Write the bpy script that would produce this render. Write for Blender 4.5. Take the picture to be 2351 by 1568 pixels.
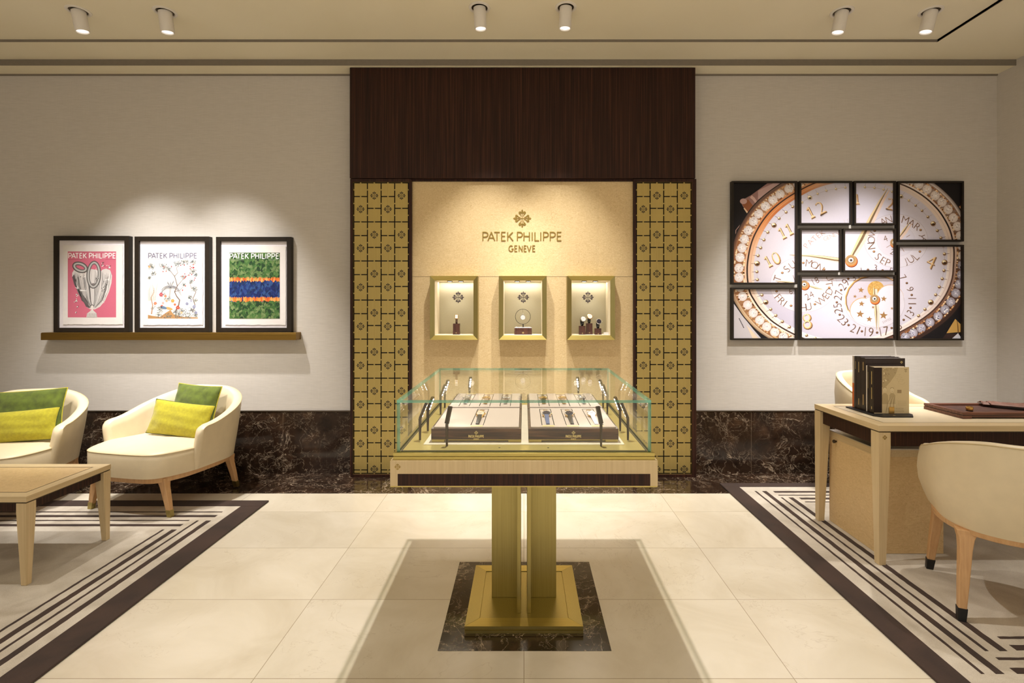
import bpy, bmesh, math, random
from mathutils import Vector, Matrix
from mathutils.geometry import tessellate_polygon
random.seed(7)
PI = math.pi
S = bpy.context.scene
C = S.collection
for o in list(bpy.data.objects): bpy.data.objects.remove(o)

# ------------------------------------------------------------------ camera
F = 1160.0; VX = 1203.0; VY = 700.0; H = 1.39        # focal length in px, vanishing point, eye height
cam = bpy.data.cameras.new('camera'); co = bpy.data.objects.new('camera', cam); C.objects.link(co)
co.location = (0, 0, H); co.rotation_euler = (PI/2, 0, 0)
cam.sensor_width = 36; cam.lens = F/2351*36
cam.shift_x = (1175.5-VX)/2351; cam.shift_y = -(784-VY)/2351
cam.clip_start = 0.02
S.camera = co
S.view_settings.view_transform = 'Standard'; S.view_settings.look = 'None'
S.view_settings.gamma = 1; S.view_settings.use_curve_mapping = False
S.view_settings.exposure = 0.1

# ------------------------------------------------------------------ world (warm fill light in place of the unseen shop behind the camera)
W = bpy.data.worlds.new('world'); S.world = W; W.use_nodes = True
bg = W.node_tree.nodes['Background']; bg.inputs[0].default_value = (1.0, 0.925, 0.83, 1); bg.inputs[1].default_value = 0.62

# ------------------------------------------------------------------ unseen ceiling lamps above the frame; some are added fill
WARM = (1.0, 0.95, 0.89)
def spot(name, loc, target, power, angle, blend=0.4, size=0.03, color=WARM):
    l = bpy.data.lights.new(name, 'SPOT'); l.energy = power; l.color = color
    l.spot_size = math.radians(angle); l.spot_blend = blend; l.shadow_soft_size = size
    o = bpy.data.objects.new(name, l); C.objects.link(o); o.location = loc
    d = Vector(target)-Vector(loc); o.rotation_euler = d.to_track_quat('-Z', 'Y').to_euler()
    return o
spot('unseen_downlight', (0.0, 2.57, 3.34), (0, 2.42, 0), 320, 84, 0.8, 0.02)
spot('unseen_downlight', (-3.05, 2.35, 3.34), (-3.0, 2.7, 0), 110, 100, 0.8, 0.03)
spot('unseen_downlight', (2.95, 2.45, 3.34), (2.75, 2.55, 0), 110, 100, 0.8, 0.03)
spot('unseen_downlight', (-1.5, 0.6, 3.34), (-1.5, .5, 0), 35, 120, 0.9, 0.04)  # unseen lamp added as soft fill
spot('unseen_downlight', (-2.75, 2.35, 3.34), (-2.8, 4.19, .65), 190, 58, 1.0, 0.02)  # added to wash light over the lower left wall
spot('unseen_downlight', (2.55, 2.35, 3.34), (2.6, 4.19, .65), 210, 58, 1.0, 0.02)  # added likewise to brighten the lower wall on the right
for dx in (-3.2, 0, 2.6): spot('unseen_downlight', (dx, -1.7, 3.34), (dx, -1.7, 0), 460, 100, 0.9, 0.04)  # added behind the camera; their floor bounce brightens the ceiling
spot('unseen_downlight', (1.5, 0.6, 3.34), (1.5, .5, 0), 35, 120, 0.9, 0.04)  # added fill, partner of the lamp on the left

# ------------------------------------------------------------------ helpers: photo measurement -> metres
def X(px, Y): return (px-VX)*Y/F
def Z(py, Y): return H-(py-VY)*Y/F
def FY(py, z=0.0): return (H-z)*F/(py-VY)
def lin(c):
    def f(v):
        v = v/255.0
        return v/12.92 if v <= 0.04045 else ((v+0.055)/1.055)**2.4
    return (f(c[0]), f(c[1]), f(c[2]), 1.0)

# ------------------------------------------------------------------ materials
def newmat(name):
    m = bpy.data.materials.new(name); m.use_nodes = True
    nt = m.node_tree
    return m, nt, nt.nodes['Principled BSDF']
def N(nt, t, **k):
    n = nt.nodes.new(t)
    for a, v in k.items():
        if a.startswith('i_'):
            key = a[2:]
            key = int(key) if key.isdigit() else key.replace('_', ' ')
            n.inputs[key].default_value = v
        else: setattr(n, a, v)
    return n
def coords(nt, scale, rot=(0, 0, 0), loc=(0, 0, 0)):
    tc = N(nt, 'ShaderNodeTexCoord'); mp = N(nt, 'ShaderNodeMapping')
    mp.inputs['Scale'].default_value = scale; mp.inputs['Rotation'].default_value = rot; mp.inputs['Location'].default_value = loc
    nt.links.new(tc.outputs['Object'], mp.inputs[0]); return mp.outputs[0]
def noise(nt, vec, scale=1.0, detail=4.0, rough=0.55, dist=0.0):
    n = N(nt, 'ShaderNodeTexNoise'); n.inputs['Scale'].default_value = scale; n.inputs['Detail'].default_value = detail
    n.inputs['Roughness'].default_value = rough; n.inputs['Distortion'].default_value = dist
    nt.links.new(vec, n.inputs['Vector']); return n.outputs[0]
def ramp(nt, fac, stops):
    r = N(nt, 'ShaderNodeValToRGB'); e = r.color_ramp.elements
    while len(e) < len(stops): e.new(0.5)
    for i, (p, c) in enumerate(stops):
        e[i].position = p; e[i].color = lin(c) if len(c) == 3 else c
    nt.links.new(fac, r.inputs[0]); return r.outputs[0]
def mixc(nt, fac, a, b, mode='MIX'):
    m = N(nt, 'ShaderNodeMix', data_type='RGBA', blend_type=mode)
    for sock, v in ((m.inputs[0], fac), (m.inputs[6], a), (m.inputs[7], b)):
        if hasattr(v, 'is_linked') or hasattr(v, 'links'): nt.links.new(v, sock)
        else: sock.default_value = v
    return m.outputs[2]
def math_(nt, op, a, b=None, c=None):
    m = N(nt, 'ShaderNodeMath', operation=op)
    for i, v in enumerate((a, b, c)):
        if v is None: continue
        if hasattr(v, 'links'): nt.links.new(v, m.inputs[i])
        else: m.inputs[i].default_value = v
    return m.outputs[0]
def bump(nt, b, h, strength=0.2, dist=0.002):
    n = N(nt, 'ShaderNodeBump'); n.inputs['Strength'].default_value = strength; n.inputs['Distance'].default_value = dist
    nt.links.new(h, n.inputs['Height']); nt.links.new(n.outputs[0], b.inputs['Normal'])
def plain(name, col, rough=0.5, metal=0.0, spec=0.5, var=0.06, scale=30, bmp=0.0, sheen=0.0, coat=0.0):
    m, nt, b = newmat(name)
    v = coords(nt, (1, 1, 1)); n = noise(nt, v, scale)
    lo = tuple(max(0, c*(1-var)) for c in col); hi = tuple(min(255, c*(1+var)) for c in col)
    nt.links.new(ramp(nt, n, [(0.3, lo), (0.7, hi)]), b.inputs['Base Color'])
    b.inputs['Roughness'].default_value = rough; b.inputs['Metallic'].default_value = metal
    b.inputs['Specular IOR Level'].default_value = spec
    b.inputs['Sheen Weight'].default_value = sheen; b.inputs['Coat Weight'].default_value = coat
    if bmp: bump(nt, b, n, bmp)
    return m
def streak(name, stops, scale, rough=0.45, metal=0.0, spec=0.5, rvar=0.0, bmp=0.0, dist=0.0, detail=5):
    """grain running along the axis with the small scale"""
    m, nt, b = newmat(name)
    v = coords(nt, scale); n = noise(nt, v, 1.0, detail, 0.6, dist)
    nt.links.new(ramp(nt, n, stops), b.inputs['Base Color'])
    b.inputs['Roughness'].default_value = rough; b.inputs['Metallic'].default_value = metal
    b.inputs['Specular IOR Level'].default_value = spec
    if rvar:
        r = math_(nt, 'MULTIPLY_ADD', n, rvar, rough-rvar/2); nt.links.new(r, b.inputs['Roughness'])
    if bmp: bump(nt, b, n, bmp, 0.001)
    return m
M = {}
M['ebony'] = streak('dark_striped_wood', [(0.3, (28, 12, 7)), (0.5, (46, 23, 14)), (0.7, (76, 43, 27))], (140, 140, 1.6), 0.45, spec=.25, dist=0.15)
M['ebony_x'] = streak('dark_striped_wood_across', [(0.3, (34, 19, 13)), (0.5, (60, 37, 26)), (0.72, (112, 78, 54))], (4, 60, 90), 0.35, dist=0.6)
M['walnut'] = streak('reddish_wood', [(0.3, (70, 36, 26)), (0.7, (128, 82, 62))], (3, 90, 90), 0.4)
M['sycamore'] = streak('pale_wood', [(0.25, (203, 178, 134)), (0.75, (222, 200, 158))], (110, 110, 2.0), 0.42)
M['sycamore_x'] = streak('pale_wood_across', [(0.25, (207, 182, 138)), (0.75, (224, 203, 162))], (2.0, 110, 110), 0.42)
M['sycamore_y'] = streak('pale_wood_along', [(0.25, (205, 180, 136)), (0.75, (222, 201, 160))], (110, 2.0, 110), 0.42)
M['oak'] = streak('warm_leg_wood', [(0.25, (193, 148, 100)), (0.75, (214, 172, 124))], (90, 90, 3), 0.45)
M['brass'] = streak('brushed_brass', [(0.2, (160, 146, 90)), (0.8, (182, 168, 110))], (260, 260, 3), 0.34, 1.0, rvar=0.12)
M['brass_x'] = streak('brushed_brass_across', [(0.2, (184, 166, 94)), (0.8, (206, 188, 116))], (3, 260, 260), 0.42, 1.0, rvar=0.12)  # lighter than the upright brass: sheen of the level bars put into colour
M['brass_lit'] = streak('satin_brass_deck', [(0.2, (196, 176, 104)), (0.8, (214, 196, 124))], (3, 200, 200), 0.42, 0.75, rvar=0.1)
M['lattice'] = streak('brushed_brass_sheet', [(0.2, (182, 160, 96)), (0.8, (200, 178, 112))], (300, 300, 2), 0.5, 0.85, rvar=0.1)
M['bronze'] = streak('dark_bronze', [(0.2, (70, 60, 48)), (0.8, (96, 84, 68))], (200, 200, 3), 0.35, 0.9)
M['shelf'] = streak('aged_brass', [(0.2, (120, 92, 40)), (0.8, (150, 118, 56))], (3, 260, 260), 0.36, 0.9)
M['gold'] = plain('polished_gold', (214, 178, 110), 0.25, 1.0, var=0.03)
M['signgold'] = plain('satin_gold', (166, 140, 72), 0.35, 0.7, var=0.03)
M['logogold'] = plain('gold_lettering', (226, 204, 140), 0.4, 0.3, var=0.02)
M['steel'] = plain('polished_steel', (225, 225, 228), 0.18, 1.0, var=0.02)
M['black'] = plain('matt_black', (18, 15, 14), 0.5, var=0.1)
M['frame'] = plain('black_brown_lacquer', (34, 27, 20), 0.45, spec=.3, var=0.1)
M['leather'] = plain('cream_leather', (222, 206, 174), 0.42, var=0.015, scale=14, bmp=0.06)
M['leather_seam'] = plain('leather_piping', (200, 180, 138), 0.5, var=0.02)
M['lime'] = plain('lime_linen', (166, 157, 30), 0.9, var=0.06, scale=60, bmp=0.12, sheen=0.2)
M['green'] = plain('green_velvet', (82, 96, 18), 0.85, var=0.14, scale=25, bmp=0.2, sheen=0.25)
M['lime_pipe'] = plain('lime_piping', (188, 178, 50), 0.8)
M['green_pipe'] = plain('green_piping', (60, 76, 22), 0.8)
M['white'] = plain('white_paint', (226, 220, 212), 0.45, var=0.01)
M['mat'] = plain('white_mount_board', (218, 212, 216), 0.8, var=0.01)
M['paper'] = plain('white_paper', (220, 215, 213), 0.85, var=0.01)
M['niche'] = plain('beige_fabric_lining', (192, 186, 160), 0.85, var=0.03, scale=200, bmp=0.1)
M['nichewhite'] = plain('cream_lacquer', (226, 214, 186), 0.5, var=0.02)
M['taupe'] = plain('taupe_suede', (184, 168, 154), 0.75, var=0.02, scale=150, bmp=0.05)
M['pad'] = plain('cream_felt', (214, 200, 176), 0.8, var=0.02)
M['ink'] = plain('dark_plum_print', (52, 42, 54), 0.7)
M['crystal'] = plain('glass_beads', (236, 234, 236), 0.15, 0.3, 1.0, var=0.3, scale=400, bmp=0.6)
M['navy'] = plain('blue_grey_leather', (86, 96, 128), 0.5)
M['strapblack'] = plain('black_alligator_strap', (28, 26, 28), 0.35, var=0.3, scale=300, bmp=0.4)
M['strapwhite'] = plain('white_leather_strap', (232, 230, 230), 0.45, var=0.02)
M['strapbrown'] = plain('taupe_leather_strap', (120, 98, 84), 0.5)
M['dialwhite'] = plain('silver_dial', (226, 222, 220), 0.25, 0.2, var=0.02)
M['dialdark'] = plain('dark_dial', (48, 44, 52), 0.25, 0.2, var=0.3, scale=300)
M['dialrose'] = plain('rose_dial', (226, 200, 176), 0.25, 0.3, var=0.02)
M['plum'] = plain('brown_leather', (78, 52, 44), 0.55, var=0.15, scale=30, bmp=0.3)
M['orange'] = plain('orange_cover', (222, 112, 34), 0.5)
M['soot'] = plain('dark_brown_cover', (44, 32, 28), 0.35, var=0.1)
M['creamcover'] = plain('cream_cover', (206, 186, 144), 0.6, var=0.03, scale=40)
M['silver'] = plain('satin_silver_plate', (190, 186, 184), 0.3, 0.8, var=0.02)

def mk_ceiling():
    m, nt, b = newmat('cream_ceiling_paint')
    nt.links.new(ramp(nt, noise(nt, coords(nt, (1, 1, 1)), 1.3, 2), [(0.3, (228, 219, 194)), (0.7, (232, 224, 201))]), b.inputs['Base Color'])
    b.inputs['Roughness'].default_value = 0.9; return m
M['ceiling'] = mk_ceiling()
M['cornice_shade'] = plain('grey_cornice_shade', (128, 119, 106), 0.8, var=0.02)  # shade on the cornice faces is put into this grey
def mk_wall():
    m, nt, b = newmat('woven_wallcovering')
    h = noise(nt, coords(nt, (14, 14, 420)), 1, 3); v = noise(nt, coords(nt, (380, 380, 10)), 1, 3)
    s = math_(nt, 'ADD', math_(nt, 'MULTIPLY', h, 0.8), math_(nt, 'MULTIPLY', v, 0.2))
    nt.links.new(ramp(nt, s, [(0.3, (194, 188, 180)), (0.7, (210, 204, 197))]), b.inputs['Base Color'])
    b.inputs['Roughness'].default_value = 0.75; bump(nt, b, s, 0.06, 0.001); return m
M['wall'] = mk_wall()
def mk_dark_marble(name='brown_marble', seam=None):
    m, nt, b = newmat(name)
    c = coords(nt, (1, 1, 1))
    base = ramp(nt, noise(nt, c, 6, 6, 0.6, 0.6), [(0.3, (30, 20, 14)), (0.55, (48, 34, 25)), (0.8, (84, 62, 45))])
    def vein(scale, w, dist, off):
        n = noise(nt, coords(nt, (1, 1, 1), loc=off), scale, 5, 0.6, dist)
        a = math_(nt, 'ABSOLUTE', math_(nt, 'SUBTRACT', n, 0.5))
        return math_(nt, 'SUBTRACT', 1.0, math_(nt, 'MINIMUM', math_(nt, 'DIVIDE', a, w), 1.0))
    v1 = vein(4.0, 0.008, .9, (0, 0, 0)); v2 = vein(12, 0.012, .8, (3, 7, 1))
    mask = ramp(nt, noise(nt, c, 3.0, 3), [(0.34, (40, 40, 40)), (0.56, (255, 255, 255))])
    v = math_(nt, 'MULTIPLY', math_(nt, 'MAXIMUM', v1, math_(nt, 'MULTIPLY', v2, 0.6)), mask)
    col = mixc(nt, math_(nt, 'MULTIPLY', v, 0.85), base, lin((186, 166, 142)))
    if seam:
        ax, pitch, off, w = seam
        sp = N(nt, 'ShaderNodeSeparateXYZ'); nt.links.new(c, sp.inputs[0])
        f = math_(nt, 'FRACT', math_(nt, 'DIVIDE', math_(nt, 'SUBTRACT', sp.outputs[ax], off), pitch))
        line = math_(nt, 'LESS_THAN', f, w/pitch)
        col = mixc(nt, math_(nt, 'MULTIPLY', line, 0.6), col, lin((130, 112, 92)))
    nt.links.new(col, b.inputs['Base Color'])
    b.inputs['Roughness'].default_value = 0.10; b.inputs['Specular IOR Level'].default_value = 0.4
    return m
M['marble'] = mk_dark_marble('brown_marble')
M['marble_seam'] = mk_dark_marble('brown_marble_slabs', (0, 0.966, -1.99, 0.003))
M['marble_base'] = mk_dark_marble('brown_marble_skirting', (0, 0.966, -1.99, 0.003))
def mk_tiles():
    m, nt, b = newmat('cream_marble_tiles')
    c = coords(nt, (1, 1, 1)); sp = N(nt, 'ShaderNodeSeparateXYZ'); nt.links.new(c, sp.inputs[0])
    gx = math_(nt, 'DIVIDE', math_(nt, 'ADD', sp.outputs[0], 10.04), 1.004)
    gy = math_(nt, 'DIVIDE', math_(nt, 'ADD', sp.outputs[1], 10.1-3.395+0.505*6), 0.5053)
    gy = math_(nt, 'DIVIDE', math_(nt, 'ADD', sp.outputs[1], 20*0.5053-3.395), 0.5053)
    def edge(g, w, p):
        f = math_(nt, 'FRACT', g); d = math_(nt, 'MINIMUM', f, math_(nt, 'SUBTRACT', 1.0, f))
        return math_(nt, 'LESS_THAN', d, w/p/2)
    line = math_(nt, 'MAXIMUM', edge(gx, 0.003, 1.004), edge(gy, 0.003, 0.5053))
    cb = N(nt, 'ShaderNodeCombineXYZ'); nt.links.new(math_(nt, 'FLOOR', gx), cb.inputs[0]); nt.links.new(math_(nt, 'FLOOR', gy), cb.inputs[1])
    wn = N(nt, 'ShaderNodeTexWhiteNoise'); nt.links.new(cb.outputs[0], wn.inputs['Vector'])
    va = N(nt, 'ShaderNodeVectorMath', operation='MULTIPLY_ADD'); nt.links.new(wn.outputs['Color'], va.inputs[0])
    va.inputs[1].default_value = (9, 9, 9); nt.links.new(c, va.inputs[2])
    cl = ramp(nt, noise(nt, va.outputs[0], 2.2, 5, 0.6, 0.8), [(0.25, (205, 193, 170)), (0.55, (219, 209, 189)), (0.8, (228, 219, 202))])
    n = noise(nt, va.outputs[0], 1.9, 6, 0.62, 0.7)
    a = math_(nt, 'ABSOLUTE', math_(nt, 'SUBTRACT', n, 0.56))
    v = math_(nt, 'SUBTRACT', 1.0, math_(nt, 'MINIMUM', math_(nt, 'DIVIDE', a, 0.0035), 1.0))
    cl = mixc(nt, math_(nt, 'MULTIPLY', v, 0.2), cl, lin((150, 124, 92)))
    tv = math_(nt, 'MULTIPLY_ADD', wn.outputs['Value'], 0.07, 0.95)
    hs = N(nt, 'ShaderNodeHueSaturation'); nt.links.new(tv, hs.inputs['Value']); nt.links.new(cl, hs.inputs['Color'])
    cl = mixc(nt, math_(nt, 'MULTIPLY', line, 0.75), hs.outputs[0], lin((140, 122, 92)))
    nt.links.new(cl, b.inputs['Base Color'])
    b.inputs['Roughness'].default_value = 0.22; b.inputs['Specular IOR Level'].default_value = 0.45
    return m
M['tiles'] = mk_tiles()
def mk_burl(name, c0, c1, fleck, famt, grain=(26, 26, 60)):
    m, nt, b = newmat(name)
    c = coords(nt, grain); n = noise(nt, c, 1, 5, 0.6, 2.2)
    base = ramp(nt, n, [(0.3, c0), (0.7, c1)])
    sp = N(nt, 'ShaderNodeSeparateXYZ'); nt.links.new(coords(nt, (1, 1, 1)), sp.inputs[0])
    wn = N(nt, 'ShaderNodeTexWhiteNoise', noise_dimensions='1D')
    nt.links.new(math_(nt, 'FLOOR', math_(nt, 'DIVIDE', sp.outputs[0], 0.31)), wn.inputs['W'])
    hs = N(nt, 'ShaderNodeHueSaturation'); nt.links.new(math_(nt, 'MULTIPLY_ADD', wn.outputs['Value'], 0.05, 0.975), hs.inputs['Value'])
    nt.links.new(base, hs.inputs['Color'])
    f = noise(nt, coords(nt, (150, 150, 90)), 1, 3, 0.6, 1.0)
    cl = noise(nt, coords(nt, (6, 6, 6)), 1, 3)
    fl = math_(nt, 'GREATER_THAN', math_(nt, 'ADD', f, math_(nt, 'MULTIPLY', cl, 0.5)), 0.92)
    nt.links.new(mixc(nt, math_(nt, 'MULTIPLY', fl, famt), hs.outputs[0], lin(fleck)), b.inputs['Base Color'])
    b.inputs['Roughness'].default_value = 0.42; bump(nt, b, n, 0.03, 0.001)
    return m
M['burl'] = mk_burl('figured_maple_veneer', (210, 180, 128), (233, 209, 163), (172, 130, 82), 0.45, (34, 34, 70))
M['burl_tab'] = mk_burl('birds_eye_maple', (210, 178, 126), (228, 199, 150), (176, 136, 88), 0.4)
def mk_rug(name, c0, c1):
    m, nt, b = newmat(name)
    big = noise(nt, coords(nt, (1, 1, 1)), 4.5, 3, 0.5, 1.0); fine = noise(nt, coords(nt, (1, 1, 1)), 500, 2)
    s = math_(nt, 'ADD', math_(nt, 'MULTIPLY', big, 0.6), math_(nt, 'MULTIPLY', fine, 0.4))
    nt.links.new(ramp(nt, s, [(0.35, c0), (0.65, c1)]), b.inputs['Base Color'])
    b.inputs['Roughness'].default_value = 0.95; b.inputs['Sheen Weight'].default_value = 0.08
    bump(nt, b, fine, 0.4, 0.003); return m
M['rug_light'] = mk_rug('pale_silver_pile', (172, 160, 142), (210, 201, 186))
M['rug_dark'] = mk_rug('dark_brown_pile', (42, 28, 21), (66, 46, 36))
def mk_glass(name, tint, fac_ior=1.45):
    m = bpy.data.materials.new(name); m.use_nodes = True; nt = m.node_tree; nt.nodes.clear()
    out = N(nt, 'ShaderNodeOutputMaterial'); tr = N(nt, 'ShaderNodeBsdfTransparent'); tr.inputs[0].default_value = tint
    gl = N(nt, 'ShaderNodeBsdfGlossy'); gl.inputs['Roughness'].default_value = 0.0; gl.inputs[0].default_value = (1, 1, 1, 1)
    ge = N(nt, 'ShaderNodeNewGeometry'); dp = N(nt, 'ShaderNodeVectorMath', operation='DOT_PRODUCT')
    nt.links.new(ge.outputs['Normal'], dp.inputs[0]); nt.links.new(ge.outputs['Incoming'], dp.inputs[1])
    c = math_(nt, 'SUBTRACT', 1.0, math_(nt, 'ABSOLUTE', dp.outputs['Value']))
    fr = math_(nt, 'MULTIPLY_ADD', math_(nt, 'POWER', c, 5.0), 0.5, 0.02)
    mx = N(nt, 'ShaderNodeMixShader'); nt.links.new(fr, mx.inputs[0]); nt.links.new(tr.outputs[0], mx.inputs[1]); nt.links.new(gl.outputs[0], mx.inputs[2])
    nt.links.new(mx.outputs[0], out.inputs[0]); return m
M['glass'] = mk_glass('clear_glass', (0.985, 0.995, 0.985, 1), 1.35)
def mk_edge():
    m, nt, b = newmat('green_glass_edge')
    n = noise(nt, coords(nt, (9, 9, 9)), 1, 2)
    nt.links.new(ramp(nt, n, [(0.3, (58, 138, 118)), (0.7, (130, 200, 178))]), b.inputs['Base Color'])
    b.inputs['Roughness'].default_value = 0.15
    tr = N(nt, 'ShaderNodeBsdfTransparent'); tr.inputs[0].default_value = (.80, .95, .88, 1); mx = N(nt, 'ShaderNodeMixShader'); mx.inputs[0].default_value = 0.62
    nt.links.new(tr.outputs[0], mx.inputs[1]); nt.links.new(b.outputs[0], mx.inputs[2]); nt.links.new(mx.outputs[0], nt.nodes['Material Output'].inputs[0]); return m
M['edge'] = mk_edge()
def mk_emit(name, col, s):
    m, nt, b = newmat(name); b.inputs['Base Color'].default_value = (*col, 1)
    b.inputs['Emission Color'].default_value = (*col, 1); b.inputs['Emission Strength'].default_value = s; return m
M['led'] = mk_emit('led_strip', (1.0, 0.95, 0.9), 42)
M['lens'] = mk_emit('lamp_lens', (1.0, 0.96, 0.92), 1.1)
M['nicheled'] = mk_emit('niche_lamp_lens', (1.0, 0.92, 0.84), 3)
def mk_print():
    m, nt, b = newmat('printed_ink')
    a = N(nt, 'ShaderNodeVertexColor', layer_name='Col')
    n = noise(nt, coords(nt, (1, 1, 1)), 90, 2)
    hs = N(nt, 'ShaderNodeHueSaturation'); nt.links.new(math_(nt, 'MULTIPLY_ADD', n, 0.06, 0.97), hs.inputs['Value'])
    nt.links.new(a.outputs[0], hs.inputs['Color']); nt.links.new(hs.outputs[0], b.inputs['Base Color'])
    b.inputs['Roughness'].default_value = 0.55; b.inputs['Specular IOR Level'].default_value = 0.25; return m
M['print'] = mk_print()

# ------------------------------------------------------------------ mesh building
def wloc(o):
    v = Vector((0, 0, 0))
    while o is not None: v += o.location; o = o.parent
    return v
class MB:
    def __init__(s): s.v = []; s.f = []; s.m = []; s.mats = []; s.cur = 0
    def mat(s, m):
        if m not in s.mats: s.mats.append(m)
        s.cur = s.mats.index(m); return s
    def add(s, vs, fs):
        b = len(s.v); s.v += [tuple(p) for p in vs]
        for f in fs: s.f.append([b+i for i in f]); s.m.append(s.cur)
        return s
    def box(s, x0, x1, y0, y1, z0, z1):
        vs = [(x, y, z) for z in (z0, z1) for y in (y0, y1) for x in (x0, x1)]
        return s.add(vs, [(0, 2, 3, 1), (4, 5, 7, 6), (0, 1, 5, 4), (2, 6, 7, 3), (0, 4, 6, 2), (1, 3, 7, 5)])
    def loft(s, rings, cap0=True, cap1=True, closed=True):
        n = len(rings[0]); vs = [p for r in rings for p in r]; fs = []
        for i in range(len(rings)-1):
            for j in range(n if closed else n-1):
                a = i*n+j; b = i*n+(j+1) % n; fs.append((a, b, b+n, a+n))
        if cap0: fs.append(tuple(range(n))[::-1])
        if cap1: fs.append(tuple(range((len(rings)-1)*n, len(rings)*n)))
        return s.add(vs, fs)
    def prism(s, pts, d, axis='y', base=0.0):
        """pts 2D (x,z) extruded along y (axis='y') or (x,y) along z"""
        if axis == 'y': r0 = [(p[0], base, p[1]) for p in pts]; r1 = [(p[0], base+d, p[1]) for p in pts]
        else: r0 = [(p[0], p[1], base) for p in pts]; r1 = [(p[0], p[1], base+d) for p in pts]
        return s.loft([r0, r1])
    def cyl(s, c, r, h, n=24, axis='z', r2=None):
        r2 = r if r2 is None else r2; rings = []
        for k, rr in ((0, r), (1, r2)):
            ring = []
            for i in range(n):
                a = 2*PI*i/n; u, w = rr*math.cos(a), rr*math.sin(a); t = h*k
                ring.append({'z': (c[0]+u, c[1]+w, c[2]+t), 'y': (c[0]+u, c[1]+t, c[2]+w), 'x': (c[0]+t, c[1]+u, c[2]+w)}[axis])
            rings.append(ring)
        return s.loft(rings)
    def lathe(s, c, prof, n=24, axis='z'):
        rings = []
        for r, t in prof:
            ring = []
            for i in range(n):
                a = 2*PI*i/n; u, w = r*math.cos(a), r*math.sin(a)
                ring.append((c[0]+u, c[1]+w, c[2]+t) if axis == 'z' else (c[0]+u, c[1]+t, c[2]+w))
            rings.append(ring)
        return s.loft(rings)
    def tube(s, pts, r, n=8, closed=False, flat=1.0):
        pts = [Vector(p) for p in pts]; L = len(pts); rings = []
        up = Vector((0.13, 0.21, 0.97)).normalized()
        for i, p in enumerate(pts):
            t = (pts[(i+1) % L]-pts[i-1]) if closed else (pts[min(i+1, L-1)]-pts[max(i-1, 0)])
            t.normalize(); a = t.cross(up)
            if a.length < 1e-4: a = t.cross(Vector((1, 0, 0)))
            a.normalize(); b = t.cross(a); up = b if False else up
            rr = r[i] if isinstance(r, (list, tuple)) else r
            rings.append([tuple(p+a*rr*math.cos(2*PI*k/n)+b*rr*flat*math.sin(2*PI*k/n)) for k in range(n)])
        if closed: rings.append(rings[0]); return s.loft(rings, False, False)
        return s.loft(rings)
    def xf(s, mtx, start=0):
        for i in range(start, len(s.v)): s.v[i] = tuple(mtx @ Vector(s.v[i]))
        return s
    def build(s, name, mat=None, parent=None, smooth=False, bevel=0.0, world=True, origin=None, subsurf=0):
        me = bpy.data.meshes.new(name)
        off = Vector((0, 0, 0)); loc = Vector((0, 0, 0))
        if parent is not None:
            if world: off = wloc(parent)
        else:
            if origin is None and world:
                xs = [p[0] for p in s.v]; ys = [p[1] for p in s.v]; zs = [p[2] for p in s.v]
                origin = ((min(xs)+max(xs))/2, (min(ys)+max(ys))/2, min(zs))
            if origin is not None: off = Vector(origin); loc = Vector(origin)
        me.from_pydata([tuple(Vector(p)-off) for p in s.v], [], s.f)
        for m in (s.mats if s.mats else [mat]): me.materials.append(m)
        if s.mats:
            for p, k in zip(me.polygons, s.m): p.material_index = k
        bm = bmesh.new(); bm.from_mesh(me); bmesh.ops.recalc_face_normals(bm, faces=bm.faces); bm.to_mesh(me); bm.free()
        if smooth:
            me.shade_smooth(); me.set_sharp_from_angle(angle=math.radians(smooth if smooth is not True else 40))
        o = bpy.data.objects.new(name, me); C.objects.link(o)
        o.location = loc
        if parent is not None: o.parent = parent
        if bevel:
            md = o.modifiers.new('bevel', 'BEVEL'); md.width = bevel; md.segments = 2; md.limit_method = 'ANGLE'; md.angle_limit = math.radians(50)
        if subsurf:
            md = o.modifiers.new('subdivision', 'SUBSURF'); md.levels = subsurf; md.render_levels = subsurf
        return o
def tag(o, label=None, cat=None, group=None, kind=None):
    if label: o['label'] = label
    if cat: o['category'] = cat
    if group: o['group'] = group
    if kind: o['kind'] = kind
    return o
def thing(name, label, cat, loc=(0, 0, 0), group=None):
    o = bpy.data.objects.new(name, None); o.empty_display_size = 0.1; C.objects.link(o); o.location = loc
    return tag(o, label, cat, group)
def copy_tree(o, parent=None):
    c = o.copy(); C.objects.link(c)
    if parent is not None: c.parent = parent
    for ch in list(o.children):
        if ch.name in done: continue
        copy_tree(ch, c)
    return c
done = set()
def struct(mb, name, mat=None, **k): return tag(mb.build(name, mat, None, **k), kind='structure')

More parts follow.
